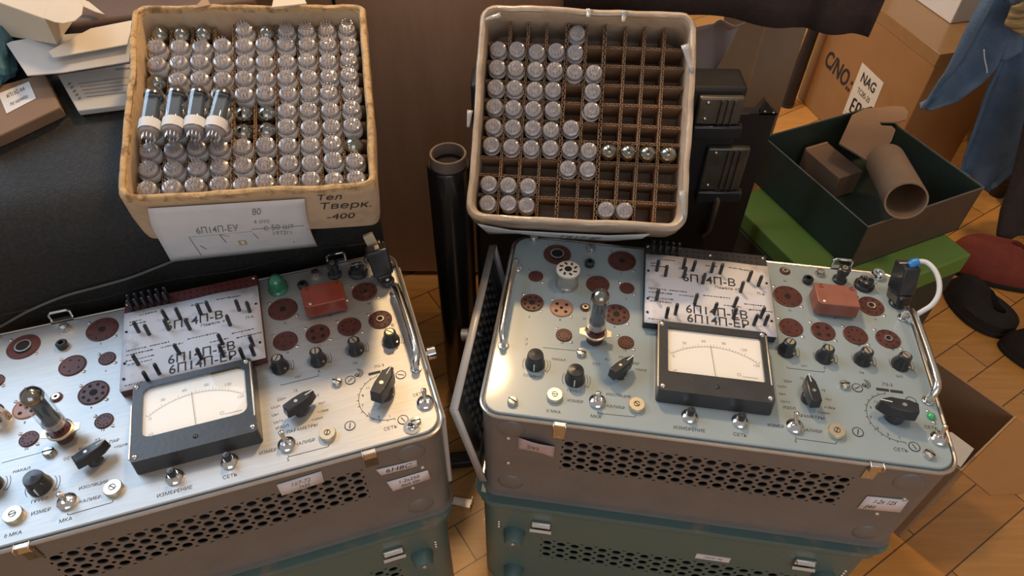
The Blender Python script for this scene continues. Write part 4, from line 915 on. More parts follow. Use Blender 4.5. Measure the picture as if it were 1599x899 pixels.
# glossy pale patches painting the glints of clear tape on the right rim
for i, (px, py, w_, l_, an) in enumerate(((770, 28, .008, .030, .4), (920, 22, .010, .016, 1.4), (975, 27, .009, .020, 1.45), (1076, 92, .012, .050, 1.9), (733, 186, .008, .030, 1.5), (1068, 320, .010, .05, 1.7))):
    c = Mi2 @ onplane(px, py, MR.to_3x3() @ Vector((0, 0, 1)), MR @ Vector((0, 0, .004)))
    m = MB(); Tm = Matrix.Translation((c.x, c.y, BH + .0052)) @ Matrix.Rotation(an, 4, 'Z'); m.grid(lambda s, q: Tm @ Vector(((s - .5) * l_ * .7, (q - .5) * w_ * (.4 + .5 * s), .0012 * math.sin(5 * s + i))), 5, 2); m.build('tape_glint', tapem, boxR, solid=.0002)

# ------------------------------------------------------------------ black bench under the left box
NB = Vector((.119, -.320, .940)).normalized(); QB = ML @ Vector((0, 0, -BH - .0012))
def bench_z(x, y): return QB.z - ((x - QB.x) * NB.x + (y - QB.y) * NB.y) / NB.z
FB = Frame(FL.o, 18.335)
bench = empty('black_bench', 'black fabric bench with sloping padded top under the full tube box', 'bench', FL.W(.05, .32, -ZB), FL.rz)
bi = Matrix.Rotation(-FL.rz, 4, 'Z') @ Matrix.Translation(-FL.W(.05, .32, -ZB))
m = MB(); ua, ub, va, vb = -.42, .455, 0.0, .245
prof = []
for k in range(7):
    a = R_(90 * k / 6); prof.append(('c', 1 - math.sin(a), 1 - math.cos(a)))   # rounded front edge, radius .05
def bench_pt(i, nu, row):
    s = i / nu; u = ua + (ub - ua) * s
    rr = .05
    kind, a, b = row
    if kind == 'low': v, dz, low = 0.0, None, a
    elif kind == 'c': v, dz, low = rr * a * 1.0, -rr * b, None
    else: v, dz, low = a, 0.0, None
    w_ = FL.W(.05 + u, .32 + v, 0)
    ee = max(0.0, (abs(s - .5) * 2 - .93) / .07); side = -.045 * ee ** 2
    if low is not None: z = low
    else: z = bench_z(w_.x, w_.y) + dz + side * (0 if dz is None else 1)
    return (u, v, z)
rowsb = [('low', .02, 0), ('low', .25, 0), ('low', .44, 0)] + [('c', 1 - math.sin(R_(90 * k / 5)) if False else (1 - math.cos(R_(90 * k / 5))), 1 - math.sin(R_(90 * k / 5))) for k in range(6)] + [('t', v, 0) for v in (.09, .13, .17, .21, .245)]
nu = 40; vs = []; 
for row in rowsb:
    for i in range(nu + 1): vs.append(bench_pt(i, nu, row))
for z in (.35, .02):
    for i in range(nu + 1): vs.append((ua + (ub - ua) * i / nu, vb, z))
fs = []; nr = len(rowsb) + 2
for r in range(nr - 1): fs += [(r * (nu + 1) + i, r * (nu + 1) + i + 1, (r + 1) * (nu + 1) + i + 1, (r + 1) * (nu + 1) + i) for i in range(nu)]
fs.append(tuple(r * (nu + 1) for r in range(nr))); fs.append(tuple(r * (nu + 1) + nu for r in range(nr))[::-1])
m.add(vs, fs); m.build('upholstery', BLACKFAB, bench, smooth=50)
for uu, vv in ((-.38, .04), (.41, .04), (-.38, .20), (.41, .20)):
    m = MB(); m.cyl((uu, vv, 0), .018, .0205, 14); m.build('bench_foot', BLACKPL, bench)
m = MB(); m.tube([(ua + .004 + (ub - ua - .008) * i / 30, -.0006, .462 + .004 * math.sin(i)) for i in range(31)], .0015, 6); m.build('seam_piping', BLACKFAB, bench)
chest = empty('storage_chest', 'low brown chest between the black bench and the cabinet', 'chest', FL.W(.05, .32, -ZB), FL.rz)
CHEST = mat('brown_leatherette', (0.115, 0.070, 0.052), 0.7, 0.0, ((0.090, 0.054, 0.040), 14, 0.4, 0.75), bump=0.1, bscale=200)
m = MB(); m.box(-.42, .355, .252, .395, .02, .66); m.build('chest_body', CHEST, chest, bevel=.006)
m = MB(); m.box(-.424, .359, .249, .399, .66, .70); m.build('chest_lid', CHEST, chest, bevel=.006)
for uu, vv in ((-.38, .28), (.32, .28), (-.38, .37), (.32, .37)):
    m = MB(); m.cyl((uu, vv, 0), .016, .0205, 14); m.build('chest_foot', BLACKPL, chest)
# thin grey cable lying down the bench's front
nFb = -FL.y; qFb = FL.W(.05, .3165, 0)
cp = [onplane(x, y, nFb, qFb) for x, y in ((-25, 521), (0, 511), (45, 486), (100, 463), (150, 449), (200, 435), (240, 420), (270, 408), (300, 396))]
ct = MB(); ct.tube(spline(cp), .0018, 8); tag(ct.build('grey_cable', CABLEG), 'thin grey cable hanging along the front of the black bench', 'cable')

# ------------------------------------------------------------------ cartons and papers lying on the bench, upper left
def on_bench(px, py, lift=0.0): return onplane(px, py, NB, QB + NB * lift)
def slab(name, pix, lift, th, mt, label=None, cat=None, parent=None, kf=None):
    m = MB(); b = [on_bench(x, y, lift) for x, y in pix]; n = len(b); m.add([p for p in b] + [p + NB * th for p in b], [tuple(range(n))[::-1], tuple(range(n, 2 * n))] + [(i, (i + 1) % n, n + (i + 1) % n, n + i) for i in range(n)])
    o = m.build(name, mt, parent, bevel=min(.0008, th * .3))
    if label: tag(o, label, cat)
    return o
# brown box with handwritten label
SMALLK = mat('dark_kraft', (.24, .145, .085), .75, 0, ((.20, .118, .068), 14, .4, .75))
T = empty('small_carton', 'small brown carton with white handwritten label on the bench', 'box')
top_ = [on_bench(*q, .018) for q in ((-60, 150), (70, 114), (95, 168), (2, 212), (-34, 226))]
m = MB(); n = len(top_); m.add([p - NB * .0175 for p in top_] + top_, [tuple(range(n))[::-1], tuple(range(n, 2 * n))] + [(i, (i + 1) % n, n + (i + 1) % n, n + i) for i in range(n)]); m.build('carton_body', SMALLK, T, bevel=.0015)
lb = [on_bench(*q, .0182) for q in ((11, 178), (57, 154), (46, 128), (-2, 147))]
m = MB(); m.add(lb + [p + NB * .0004 for p in lb], [(0, 1, 2, 3), (4, 5, 6, 7), (0, 1, 5, 4), (1, 2, 6, 5), (2, 3, 7, 6), (3, 0, 4, 7)]); o = m.build('white_label', PAPER, T); 
def quadfn(q, n, lift): return lambda x, y: q[0] * (1 - x) * (1 - y) + q[1] * x * (1 - y) + q[2] * x * y + q[3] * (1 - x) * y + n * lift
fn = quadfn(lb, NB, .0007); t = MB()
def pen2(s, x, y, size, w, fn):
    vs, f = glyphs(s); t.add([fn(x + (p.x + .2 * p.y) * size * w, y + p.y * size) for p in vs], f)
pen2('6П13С-9А', .5, .72, .26, .52, fn); pen2('по калибр', .5, .3, .24, .5, fn); t.build('handwriting', INK, o, smooth=0)
# white leaflet box with printed lines
T = empty('white_carton', 'flat white carton with printed text lines beside the full tube box', 'box')
q_ = [on_bench(*p, .012) for p in ((122, 174), (202, 164), (214, 98), (90, 117))]
m = MB(); n = 4; m.add([p - NB * .0085 for p in q_] + q_, [tuple(range(n))[::-1], tuple(range(n, 2 * n))] + [(i, (i + 1) % n, n + (i + 1) % n, n + i) for i in range(n)]); o = m.build('carton_body', GREYCARD, T, bevel=.001)
fn = quadfn(q_, NB, .0006); t = MB()
for k in range(5): stroke(t, [(.20 + .012 * k, .68 - .09 * k), (.92 - .1 * (k % 2), .66 - .09 * k)], .012, fn=fn)
for k in range(5): stroke(t, [(.07 + .012 * k, .72 - .1 * k), (.10 + .012 * k, .70 - .1 * k)], .07, fn=fn)
stroke(t, [(.72, .90), (.98, .88)], .03, fn=fn); t.build('printing', PENCIL, o, smooth=0)
slab('folded_leaflet', ((139, 175), (205, 169), (206, 150), (140, 156)), .0002, .0025, PAPER, 'folded white leaflet under the printed white carton', 'leaflet')
# opened white carton lid: shade painted grey on the panel, lamp light cream on the flap
T = empty('carton_lid', 'opened white carton lid with flap painted warm-lit lying behind the full tube box', 'carton lid')
slab('shaded_lid_panel', ((11, 70), (20, 66), (70, 58), (206, 47), (203, 98), (100, 115), (44, 120)), .036, .0016, GREYCARD, parent=T)
o = slab('lit_lid_flap', ((77, 82), (84, 92), (200, 71), (209, 33), (143, 46), (122, 57)), .044, .0016, CREAM, parent=T); o['label'] = 'flap painted warm-lit'
# cream carton with a rounded tuck flap
T = empty('cream_carton', 'cream carton with rounded brown tuck flap at the top left corner', 'box')
e_ = [on_bench(*q, .075) for q in ((-30, -30), (85, -30), (70, 30), (-30, -6))]; n = 4
m = MB(); m.add([Vector((p.x, p.y, .7005)) for p in e_] + e_, [tuple(range(n))[::-1], tuple(range(n, 2 * n))] + [(i, (i + 1) % n, n + (i + 1) % n, n + i) for i in range(n)]); m.build('carton_body', CREAM, T, bevel=.001)
slab('tuck_flap', ((70, 30), (82, -20), (125, -4), (131, 10), (129, 24), (118, 34), (100, 38), (86, 36)), .074, .0012, CREAM, parent=T)
gq = [on_bench(*q, .0745) for q in ((-30, -6), (70, 30))]; gd = [Vector((p.x + .004, p.y - .012, .7005)) for p in gq]; gd = [U(-30, 24, .702), U(68, 57, .702)]
m = MB(); gb = gq + gd[::-1]; m.add(gb + [p + Vector((0, .002, 0)) for p in gb], [(0, 1, 2, 3), (4, 5, 6, 7), (0, 1, 5, 4), (1, 2, 6, 5), (2, 3, 7, 6), (3, 0, 4, 7)]); m.build('side_panel', GREYCARD, T)
slab('paper_sliver', ((116, -6), (140, 4), (160, 20), (165, 24), (150, 20), (128, 10)), .030, .001, CREAM, 'cream pointed paper strip behind the cream carton', 'paper strip')
# crumpled blue plastic bag at the left edge
m = MB(); bc = on_bench(-14, 86, .028); rnd = random.Random(4)
bmx = bmesh.new(); bmesh.ops.create_icosphere(bmx, subdivisions=3, radius=1.0)
vs = []; 
for v in bmx.verts:
    k = 1 + .22 * math.sin(5 * v.co.x + 3 * v.co.z) * math.cos(4 * v.co.y + 1) + rnd.uniform(-.07, .07); vs.append(Vector((v.co.x * .024 * k, v.co.y * .045 * k, v.co.z * .022 * k)))
qr = NB.to_track_quat('Z', 'Y').to_matrix().to_4x4(); m.add(vs, [tuple(x.index for x in f.verts) for f in bmx.faces], Matrix.Translation(bc) @ qr); bmx.free()
tag(m.build('plastic_bag', BLUEBAG, smooth=20), 'crumpled blue plastic bag at the left edge of the bench', 'bag')
# scrap of card between box and bench rear (seen above the left box's rim)
slab('cardboard_scrap', ((425, 14), (480, 8), (470, -14), (430, -12)), .10, .002, CREAM, 'cream cardboard scrap behind the full tube box rim', 'cardboard')
slab('cardboard_scrap', ((302, 16), (330, 10), (324, -2), (318, 0)), .10, .002, KRAFT2, 'small brown cardboard corner behind the full tube box rim', 'cardboard')

# ------------------------------------------------------------------ black film roll between the testers
rx_, ry_ = -.0890, .800; rt = .548
T = empty('film_roll', 'tall black film roll standing on end between the two testers', 'roll', (rx_, ry_, 0))
m = MB(); m.lathe([(.0285, .010), (.0305, .014), (.0305, rt - .020), (.0285, rt - .016), (.0255, rt - .016)], 32, caps=True); m.build('film', FILM, T)
m = MB(); m.lathe([(.0255, 0), (.0255, rt), (.0250, rt + .001), (.0222, rt + .001), (.0218, rt), (.0218, .003)], 32, caps=False); m.build('core', CORE, T)
# things on the floor in the gap
T = empty('metal_bracket', 'small shiny metal bracket lying on the floor between the testers', 'bracket', U(727, 786, 0), R_(-10))
m = MB(); m.box(-.022, .012, -.008, .008, .0003, .0025); m.build('bracket_plate', STEEL, T, bevel=.0008)
m = MB(); m.box(.010, .0125, -.008, .008, .0003, .014); m.build('bracket_lip', STEEL, T, bevel=.0006)
m = MB(); a = U(727, 722, 0); m.box(-.05, .045, -.012, .012, .0003, .020, Matrix.Translation(a) @ Matrix.Rotation(R_(8), 4, 'Z')); tag(m.build('black_bar', BLACKMET, bevel=.003), 'short black bar on the floor behind the metal bracket', 'bar')

# ------------------------------------------------------------------ black latched case behind the right box
cy, ct_ = .872, .610
T = empty('equipment_case', 'black equipment case with two metal corner latches behind the half-filled box', 'case', (0, cy, 0))
m = MB(); m.box(-.06, .322, 0, .055, .0005, ct_); m.build('case_body', BLACKMET, T, bevel=.006)
for i, (pa, pb, zh) in enumerate((((1092, 147), (1152, 190), .0), ((1105, 226), (1152, 292), .0))):
    A, B = Yp(*pa, cy), Yp(*pb, cy); x0, x1 = A.x, B.x; z1, z0 = A.z, B.z
    m = MB(); m.box(x0, x1, -.010, .0005, z0, z1); o = m.build('latch', LATCHM, T, bevel=.003); 
    g = MB()
    for k in range(3): g.tube([(x0 + (x1 - x0) * (.50 + .14 * k), -.0115, z0 + .003), (x0 + (x1 - x0) * (.50 + .14 * k), -.0115, z1 - .003)], .0018, 8)
    g.build('latch_rib', LATCHM, o)
    for zz in (z0 + .01, z1 - .008):
        g = MB(); g.dome((0, 0, 0), .003, .0018, 10, Matrix.Translation((x0 + (x1 - x0) * .2, -.010, zz)) @ Matrix.Rotation(R_(90), 4, 'X'), 3); g.build('rivet', STEEL, o)
    g = MB(); g.box(x0 - .001, x1 + .006, -.013, .0005, z0 - .022, z0 - .001); g.build('latch_lip', BLACKPL, o, bevel=.003)
m = MB(); m.tube([(.312, -.002, .44), (.316, -.012, .42), (.316, -.012, .36), (.312, -.002, .34)], .005, 10); m.build('case_handle', LATCHM, T)
# black steel plate with a riveted corner bracket, beside it
py_ = .985
A, B, C_ = Yp(1158, 165, py_), Yp(1214, 178, py_), Yp(1170, 345, py_)
T = empty('steel_plate', 'black steel plate with riveted corner bracket beside the black case', 'plate', (0, py_, 0))
m = MB(); m.box(.330, B.x, 0, .020, 0.001, B.z); m.build('plate_body', BLACKMET, T, bevel=.002)
m = MB(); m.prism([(B.x - .045, -.004), (B.x, -.004), (B.x - .012, .045)], B.z, B.z + .003); m.add([(B.x - .030, -.004, B.z), (B.x, -.004, B.z), (B.x - .026, -.004, B.z + .026), (B.x - .030, .004, B.z), (B.x, .004, B.z), (B.x - .026, .004, B.z + .026)], [(0, 1, 2), (3, 4, 5), (0, 1, 4, 3), (1, 2, 5, 4), (2, 0, 3, 5)]); o = m.build('corner_bracket', BLACKMET, T)
for a, b in ((.022, .006), (.008, .004)):
    m = MB(); m.dome((0, 0, 0), .0022, .0015, 10, Matrix.Translation((B.x - a, -.004, B.z + b)) @ Matrix.Rotation(R_(90), 4, 'X'), 3); m.build('rivet', STEEL, o)

# ------------------------------------------------------------------ back right: cartons, cloth, tube
# dark cloth hanging from the shelf board
m = MB(); cly = 1.086
bot = [(880, 22), (960, 20), (1050, 20), (1140, 31), (1200, 38), (1252, 47), (1275, 46), (1320, 55), (1357, 58)]
bp = [Yp(x, y, cly) for x, y in bot]
def cloth(s, t):
    k = min(int(s * 8), 7); f_ = s * 8 - k; b = bp[k].lerp(bp[k + 1], f_); y = cly + .010 * math.sin(22 * s + 2 * t) * (1 - .5 * t) ; zt = .928
    return (b.x + (.006 * t), y, b.z + (zt - b.z) * t)
m.grid(cloth, 48, 10); T = empty('dark_cloth', 'dark brown ragged cloth hanging at the top above the carton', 'cloth', (0, 0, 0))
m.build('hanging_cloth', DARKCLOTH, T, solid=.004)
m = MB(); m.grid(lambda s, t: (.12 + .60 * s, cly - .002 + .10 * t, .9585 + .001 * math.sin(20 * s)), 20, 4); m.grid(lambda s, t: (.12 + .60 * s, cly - .002, .925 + .033 * t), 20, 2); m.build('folded_top', DARKCLOTH, T, solid=.003)
# big kraft carton with printing and sticker
c0 = Vector((.8246, 1.8394, 0)); fd = (Vector((.922, 1.478, 0)) - c0).normalized(); wd = .405; dn = Vector((-fd.y, fd.x, 0))
if dn.x < 0: dn = -dn
KH = .350
T = empty('kraft_carton', 'large kraft carton with black lettering and white sticker at back right', 'box', M=frame(c0, fd, dn, Vector((0, 0, 1))))
m = MB(); m.box(0, wd, 0, .20, .001, KH); m.build('carton_body', KRAFT, T, bevel=.003)
m = MB(); m.box(.0, wd + .0005, -.0008, .2005, KH - .03, KH + .0008, Matrix.Translation((0, .0, 0))); m.build('closing_tape', mat('brown_tape', (.30, .165, .065), .3, 0, ((.27, .145, .055), 20, .4, .8), coat=.3), T, bevel=.0015)
def kf(px, py): q = onplane(px, py, -dn, c0 - dn * .001) - c0; return q.dot(fd), q.z
a0, b0 = kf(1293, 92), kf(1328, 132)
t = MB(); L = math.hypot(b0[0] - a0[0], b0[1] - a0[1]); mid = ((a0[0] + b0[0]) / 2, (a0[1] + b0[1]) / 2); an = math.atan2(b0[1] - a0[1], b0[0] - a0[0])
vs, f = glyphs('C/NO.:'); ww = max(p.x for p in vs) - min(p.x for p in vs); sz = L * 1.12 / ww
t.add([(mid[0] + (p.x * sz * math.cos(an) - p.y * sz * 1.45 * math.sin(an)), -.0012, mid[1] + p.x * sz * math.sin(an) + p.y * sz * 1.45 * math.cos(an)) for p in vs], f); t.build('printing', INK, T, smooth=0)
sq = [Vector((k[0], -.0006, k[1])) for k in (kf(1316, 178), kf(1362, 176), kf(1380.5, 130), kf(1347, 98))]
m = MB(); m.add(sq + [p - Vector((0, .0006, 0)) for p in sq], [(0, 1, 2, 3), (4, 5, 6, 7), (0, 1, 5, 4), (1, 2, 6, 5), (2, 3, 7, 6), (3, 0, 4, 7)]); o = m.build('white_sticker', mat('cream_sticker', (.78, .72, .58), .6, 0, ((.73, .67, .53), 20, .4, .8)), T)
ex = (sq[2] - sq[3]); ez = (sq[0] - sq[3]); t = MB()
def stk(s, x, y, size, hy):
    vs, f = glyphs(s); t.add([sq[3] + ex * (x + p.x * size) + ez * (y - p.y * hy) - Vector((0, .0012, 0)) for p in vs], f)
stk('NAG', .50, .20, .30, .24); stk('TC0б-20', .50, .43, .155, .14)
def stkl(pts, w):
    P_ = [sq[3] + ex * a + ez * b - Vector((0, .0012, 0)) for a, b in pts]
    for a, b in zip(P_[:-1], P_[1:]):
        d = (b - a).normalized(); nn = Vector((-d.z, 0, d.x)) * w / 2; t.add([a + nn, a - nn, b - nn, b + nn], [(0, 1, 2, 3)])
for pts in (((.36, .60), (.22, .60), (.22, .84), (.36, .84)), ((.22, .72), (.34, .72)), ((.43, .86), (.43, .60), (.57, .60), (.57, .86)), ((.43, .73), (.57, .73)), ((.80, .62), (.66, .62), (.66, .86), (.80, .86)), ((.66, .74), (.78, .74))): stkl(pts, .006)
stkl(((.05, .92), (.95, .95)), .0012); t.build('printing', INK, o, smooth=0)
# white box on top of it
T = empty('white_box', 'white box with grey side on top of the large kraft carton', 'box', M=frame(U(1484, 38, KH + .001), (U(1430, 0, KH) - U(1484, 38, KH)).normalized(), Vector((0, 0, 1)).cross((U(1430, 0, KH) - U(1484, 38, KH)).normalized()), Vector((0, 0, 1))))
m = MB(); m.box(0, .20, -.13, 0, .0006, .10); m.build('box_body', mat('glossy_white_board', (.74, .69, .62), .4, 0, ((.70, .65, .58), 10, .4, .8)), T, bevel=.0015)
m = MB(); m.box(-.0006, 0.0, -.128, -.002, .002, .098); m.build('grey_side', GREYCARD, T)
# standing black tube
s0 = U(1232, 158, 0); T = empty('black_tube', 'dark tube standing upright before the large kraft carton', 'tube', s0 + Vector((-.012, -.02, 0)))
m = MB(); m.lathe([(.017, .0005), (.0195, .004), (.0185, .05), (.0135, .30), (.0125, .52), (.0004, .525)], 20, Euler((0, R_(2), 0)).to_matrix().to_4x4()); m.build('tube_shaft', BLACKMET, T)
m = MB(); m.cyl((0, 0, .0003), .021, .010, 20); m.build('end_cap', BLACKPL, T)
# folded cardboard standing between the black case and the carton
T = empty('folded_cardboard', 'creased brown cardboard sheet standing behind the black latched case', 'cardboard', (0, 1.40, 0))
q1 = [Yp(*p, 1.40) for p in ((1103, 150), (1142, 27), (1200, 33), (1150, 195))]; q2 = [Yp(*p, y) for p, y in (((1200, 33), 1.40), ((1268, 44), 1.47), ((1213, 172), 1.47), ((1150, 195), 1.40))]
xl = Yp(1105, 140, 1.40).x; xm = Yp(1180, 95, 1.40).x; xr = Yp(1240, 105, 1.47).x; zt = .50
m = MB(); m.box(xl, xm, -.002, .002, .001, zt); m.build('left_panel', KRAFT2, T)
m = MB(); m.add([(xm, -.002, .001), (xr, .068, .001), (xr, .068, zt), (xm, -.002, zt), (xm, .002, .001), (xr, .072, .001), (xr, .072, zt), (xm, .002, zt)], [(0, 1, 2, 3), (4, 5, 6, 7), (0, 1, 5, 4), (1, 2, 6, 5), (2, 3, 7, 6), (3, 0, 4, 7)]); m.build('right_panel', mat('grey_kraft', (.34, .26, .17), .75, 0, ((.30, .22, .14), 9, .4, .8)), T)
m = MB(); m.rod((xm, -.001, .001), (xm, -.001, zt), .003, 8); m.build('crease', KRAFT2, T)
# greyish pink paper in front of its left edge
m = MB(); gy = 1.36
tops = [Yp(1040, 30, gy), Yp(1085, 29, gy), Yp(1112, 30, gy), Yp(1123, 19, gy), Yp(1142, 26, gy), Yp(1163, 24, gy)]
bots = [Yp(1040, 200, gy), Yp(1068, 200, gy), Yp(1085, 190, gy), Yp(1098, 165, gy), Yp(1106, 140, gy), Yp(1112, 120, gy)]
def crum(s, t):
    k = min(int(s * 5), 4); f_ = s * 5 - k; p = (bots[k].lerp(bots[k + 1], f_)).lerp(tops[k].lerp(tops[k + 1], f_), t); return (p.x, p.y + .01 * math.sin(9 * s + 4 * t) - .03 * max(0, t - .85) / .15, p.z)
m.grid(crum, 24, 14); o = m.build('wrapping_paper', PINKPAPER, solid=.0008); tag(o, 'greyish pink sheet of paper beside the creased cardboard', 'paper')
# ---- bright green box, and the open dark box on it
def oriented(p, q): d = (q - p); d.z = 0; d.normalize(); return d
g0 = Vector((.438, 1.027, 0)); gl = Vector((.417, -.909, 0)).normalized(); gw = Vector((.909, .417, 0)).normalized()
T = empty('green_box', 'grass green box on the floor beneath the open dark box', 'box', M=frame(g0 + gl * -.05, gl, gw, Vector((0, 0, 1))))
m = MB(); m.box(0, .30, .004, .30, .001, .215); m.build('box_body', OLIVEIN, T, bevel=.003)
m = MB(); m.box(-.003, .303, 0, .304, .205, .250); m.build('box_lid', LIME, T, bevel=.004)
m = MB(); m.box(.02, .28, -.001, .0, .212, .216); m.build('lid_edge_line', OLIVEIN, T)
RZ = .35; P0, P1, P2, P3 = U(1202, 222, RZ), U(1362, 358, RZ), U(1531, 290, RZ), U(1352, 160, RZ)
cc = (P0 + P1 + P2 + P3) / 4; ex = ((P1 - P0) + (P2 - P3)).normalized(); ey = ((P2 - P1) - (P1 - P0) * 0).normalized(); ey = (ey - ex * ey.dot(ex)).normalized()
lx = ((P1 - P0).length + (P2 - P3).length) / 4; ly = ((P2 - P1).length + (P3 - P0).length) / 4
T = empty('open_box', 'open dark green-lined box holding cardboard bits on the green box', 'box', M=frame(Vector((cc.x, cc.y, .2505)), ex, ey, Vector((0, 0, 1))))
hh = RZ - .2505; w2 = .003; m = MB(); m.box(-lx, lx, -ly, ly, .0004, .003); m.build('box_floor', OLIVEIN, T)
for nm, a in (('long', (-lx, lx, -ly, -ly + w2)), ('long', (-lx, lx, ly - w2, ly)), ('end', (-lx, -lx + w2, -ly + w2, ly - w2)), ('end', (lx - w2, lx, -ly + w2, ly - w2))):
    m = MB(); m.box(*a, .003, hh); m.build('box_wall', BROWNOUT if a[0] > 0 else OLIVEIN, T, bevel=.0008)
m = MB(); m.tube([(x, y, hh) for x, y in ((-lx, -ly), (lx, -ly), (lx, ly), (-lx, ly))], .0012, 6, closed=True); m.build('worn_rim', mat('worn_rim_paper', (.20, .20, .16), .7, 0, ((.12, .12, .1), 40, .4, .8)), T)
# cardboard tube resting on its rim
e0 = U(1411, 323, RZ + .030); e1 = U(1356, 215, .305); ax_ = (e1 - e0).normalized(); e1 = e0 + ax_ * .19
rt2 = .0325
Tt = empty('cardboard_tube', 'short wide cardboard tube leaning out of the open dark box', 'tube', M=frame(e0 + Vector((0, 0, .012)), *(lambda z: (Vector((0, 0, 1)).cross(z).normalized(), z.cross(Vector((0, 0, 1)).cross(z).normalized()), z))(ax_)))
m = MB(); prof = [(rt2, .0), (rt2, .17), (rt2 - .003, .17), (rt2 - .003, .0005), (rt2, .0)]; m.lathe(prof, 36, caps=False); m.build('tube_wall', mat('brown_tube_board', (.33, .215, .13), .7, 0, ((.27, .175, .105), 20, .4, .8)), Tt)
# small brown carton in it
q_ = [U(1232, 224, .338), U(1254, 262, .338), U(1292, 252, .338), U(1296, 215, .338)]
bx = (U(1360, 266, .318) - U(1296, 215, .318)); bx.z = 0; bl_ = .088; bx.normalize(); by = Vector((-bx.y, bx.x, 0))
Tt = empty('small_box', 'small brown carton lying inside the open dark box', 'box', M=frame(U(1296, 252, .300) + Vector((0, 0, -.0455)), bx, by, Vector((0, 0, 1))))
m = MB(); m.box(-.045, .055, -.026, .030, .0003, .052); m.build('carton_body', mat('brown_small_carton', (.25, .16, .105), .75, 0, ((.21, .13, .085), 16, .4, .8)), Tt, bevel=.002)
m = MB(); m.box(-.0455, -.040, -.024, .028, .046, .0535); m.build('tuck_flap', KRAFT2, Tt)
# card cut-out with rounded tabs
out_ = [(1310, 226), (1322, 200), (1330, 182), (1350, 172), (1395, 168), (1412, 169), (1418, 178), (1414, 189), (1400, 193), (1372, 193), (1376, 198), (1392, 199), (1398, 205), (1392, 222), (1376, 240), (1366, 251), (1352, 252), (1340, 244)]
m = MB(); b = [U(x, y, .358 - (y - 168) * .0001) for x, y in out_]; n = len(b); m.add(b + [p + Vector((0, 0, .003)) for p in b], [tuple(range(n))[::-1], tuple(range(n, 2 * n))] + [(i, (i + 1) % n, n + (i + 1) % n, n + i) for i in range(n)])
tag(m.build('cardboard_insert', mat('brown_insert', (.31, .185, .11), .75, 0, ((.26, .155, .09), 16, .4, .8))), 'brown cardboard insert with rounded tabs lying across the open dark box', 'cardboard insert')

# ------------------------------------------------------------------ right edge: chair with clothes, slippers
T = empty('armchair', 'dark brown armchair under the blue jacket at the right edge', 'armchair', (1.50, 1.51, 0), R_(-20))
BRN = mat('dark_brown_upholstery', (.050, .026, .020), .85, 0, ((.036, .019, .015), 60, .4, .75), bump=.2, bscale=200)
m = MB(); m.box(-.26, .34, -.26, .34, .06, .36); m.build('seat_base', BRN, T, bevel=.03, seg=3)
m = MB(); m.box(-.20, .28, -.29, .30, .36, .43); m.build('seat_cushion', BRN, T, bevel=.03, seg=3)
m = MB(); m.box(-.30, -.20, -.27, .34, .06, .54); m.build('arm', BRN, T, bevel=.03, seg=3)
m = MB(); m.box(.28, .38, -.27, .34, .06, .54); m.build('arm', BRN, T, bevel=.03, seg=3)
m = MB(); m.box(-.28, .36, .30, .42, .06, .80); m.build('chair_back', BRN, T, bevel=.03, seg=3)
for x, y in ((-.24, -.2), (.32, -.2), (-.24, .3), (.32, .3)):
    m = MB(); m.cyl((x, y, 0), .018, .062, 12, .022); m.build('leg', BLACKMET, T)
def drape(name, rows, dep, mt, parent=None, fold=.018, nf=3.0, th=.006, ph=0.0):
    """hanging cloth: rows of (left px, right px, py) met with the upright plane y=dep(t), folded in depth"""
    def fn(s, t):
        k = min(int(t * (len(rows) - 1)), len(rows) - 2); f_ = t * (len(rows) - 1) - k; a, b = rows[k], rows[k + 1]
        l = a[0] + (b[0] - a[0]) * f_; r = a[1] + (b[1] - a[1]) * f_; yl = a[2] + (b[2] - a[2]) * f_; yr = a[3] + (b[3] - a[3]) * f_
        p = Yp(l + (r - l) * s, yl + (yr - yl) * s, dep(t)); return p + Vector((0, -fold * (math.sin(nf * math.pi * s + ph + 1.4 * t) + .35 * math.sin(2.3 * nf * s + 5 * t)), 0))
    m = MB(); m.grid(fn, 26, 26); return m.build(name, mt, parent, solid=th, smooth=80)
T = empty('denim_jacket', 'blue denim jacket hanging over the armchair at the right edge', 'jacket')
drape('sleeve', [(1540, 1590, -20, -30), (1500, 1576, 48, 40), (1470, 1552, 108, 96), (1462, 1530, 122, 120), (1438, 1492, 165, 150), (1437, 1446, 168, 166)], lambda t: 1.27 + .02 * t, DENIM, T, .014, 2.2, ph=.4)
drape('jacket_body', [(1566, 1640, 40, -10), (1556, 1640, 95, 60), (1535, 1640, 140, 150), (1522, 1620, 190, 215), (1508, 1590, 240, 268), (1503, 1560, 272, 294), (1530, 1548, 286, 296)], lambda t: 1.30 - .02 * t, DENIM, T, .016, 3.0, ph=2.0)
drape('collar', [(1560, 1640, -30, -40), (1575, 1640, 30, 20), (1560, 1640, 92, 80)], lambda t: 1.285, DENIM, T, .012, 2.0)
m = MB(); m.tube(spline([Yp(*p, 1.235) for p in ((1537, 78), (1538, 92), (1541, 106), (1542, 114))]), .0012, 6); m.build('white_thread', CABLEW, T)
pl_ = drape('plaid_shirt', [(1580, 1650, 10, -30), (1566, 1650, 36, 10), (1590, 1650, 50, 40), (1605, 1650, 62, 60)], lambda t: 1.24, PLAID, None, .006, 2.0); tag(pl_, 'yellow plaid shirt cloth lying over the blue jacket', 'shirt')
tr_ = drape('brown_trousers', [(1610, 1680, 150, 130), (1590, 1680, 215, 200), (1570, 1680, 280, 270), (1557, 1680, 320, 325), (1552, 1670, 362, 372), (1556, 1660, 370, 378)], lambda t: 1.175 - .0 * t, TROUSER, None, .02, 2.4, th=.008); tag(tr_, 'dark brown-grey trousers hanging beside the blue jacket', 'trousers')

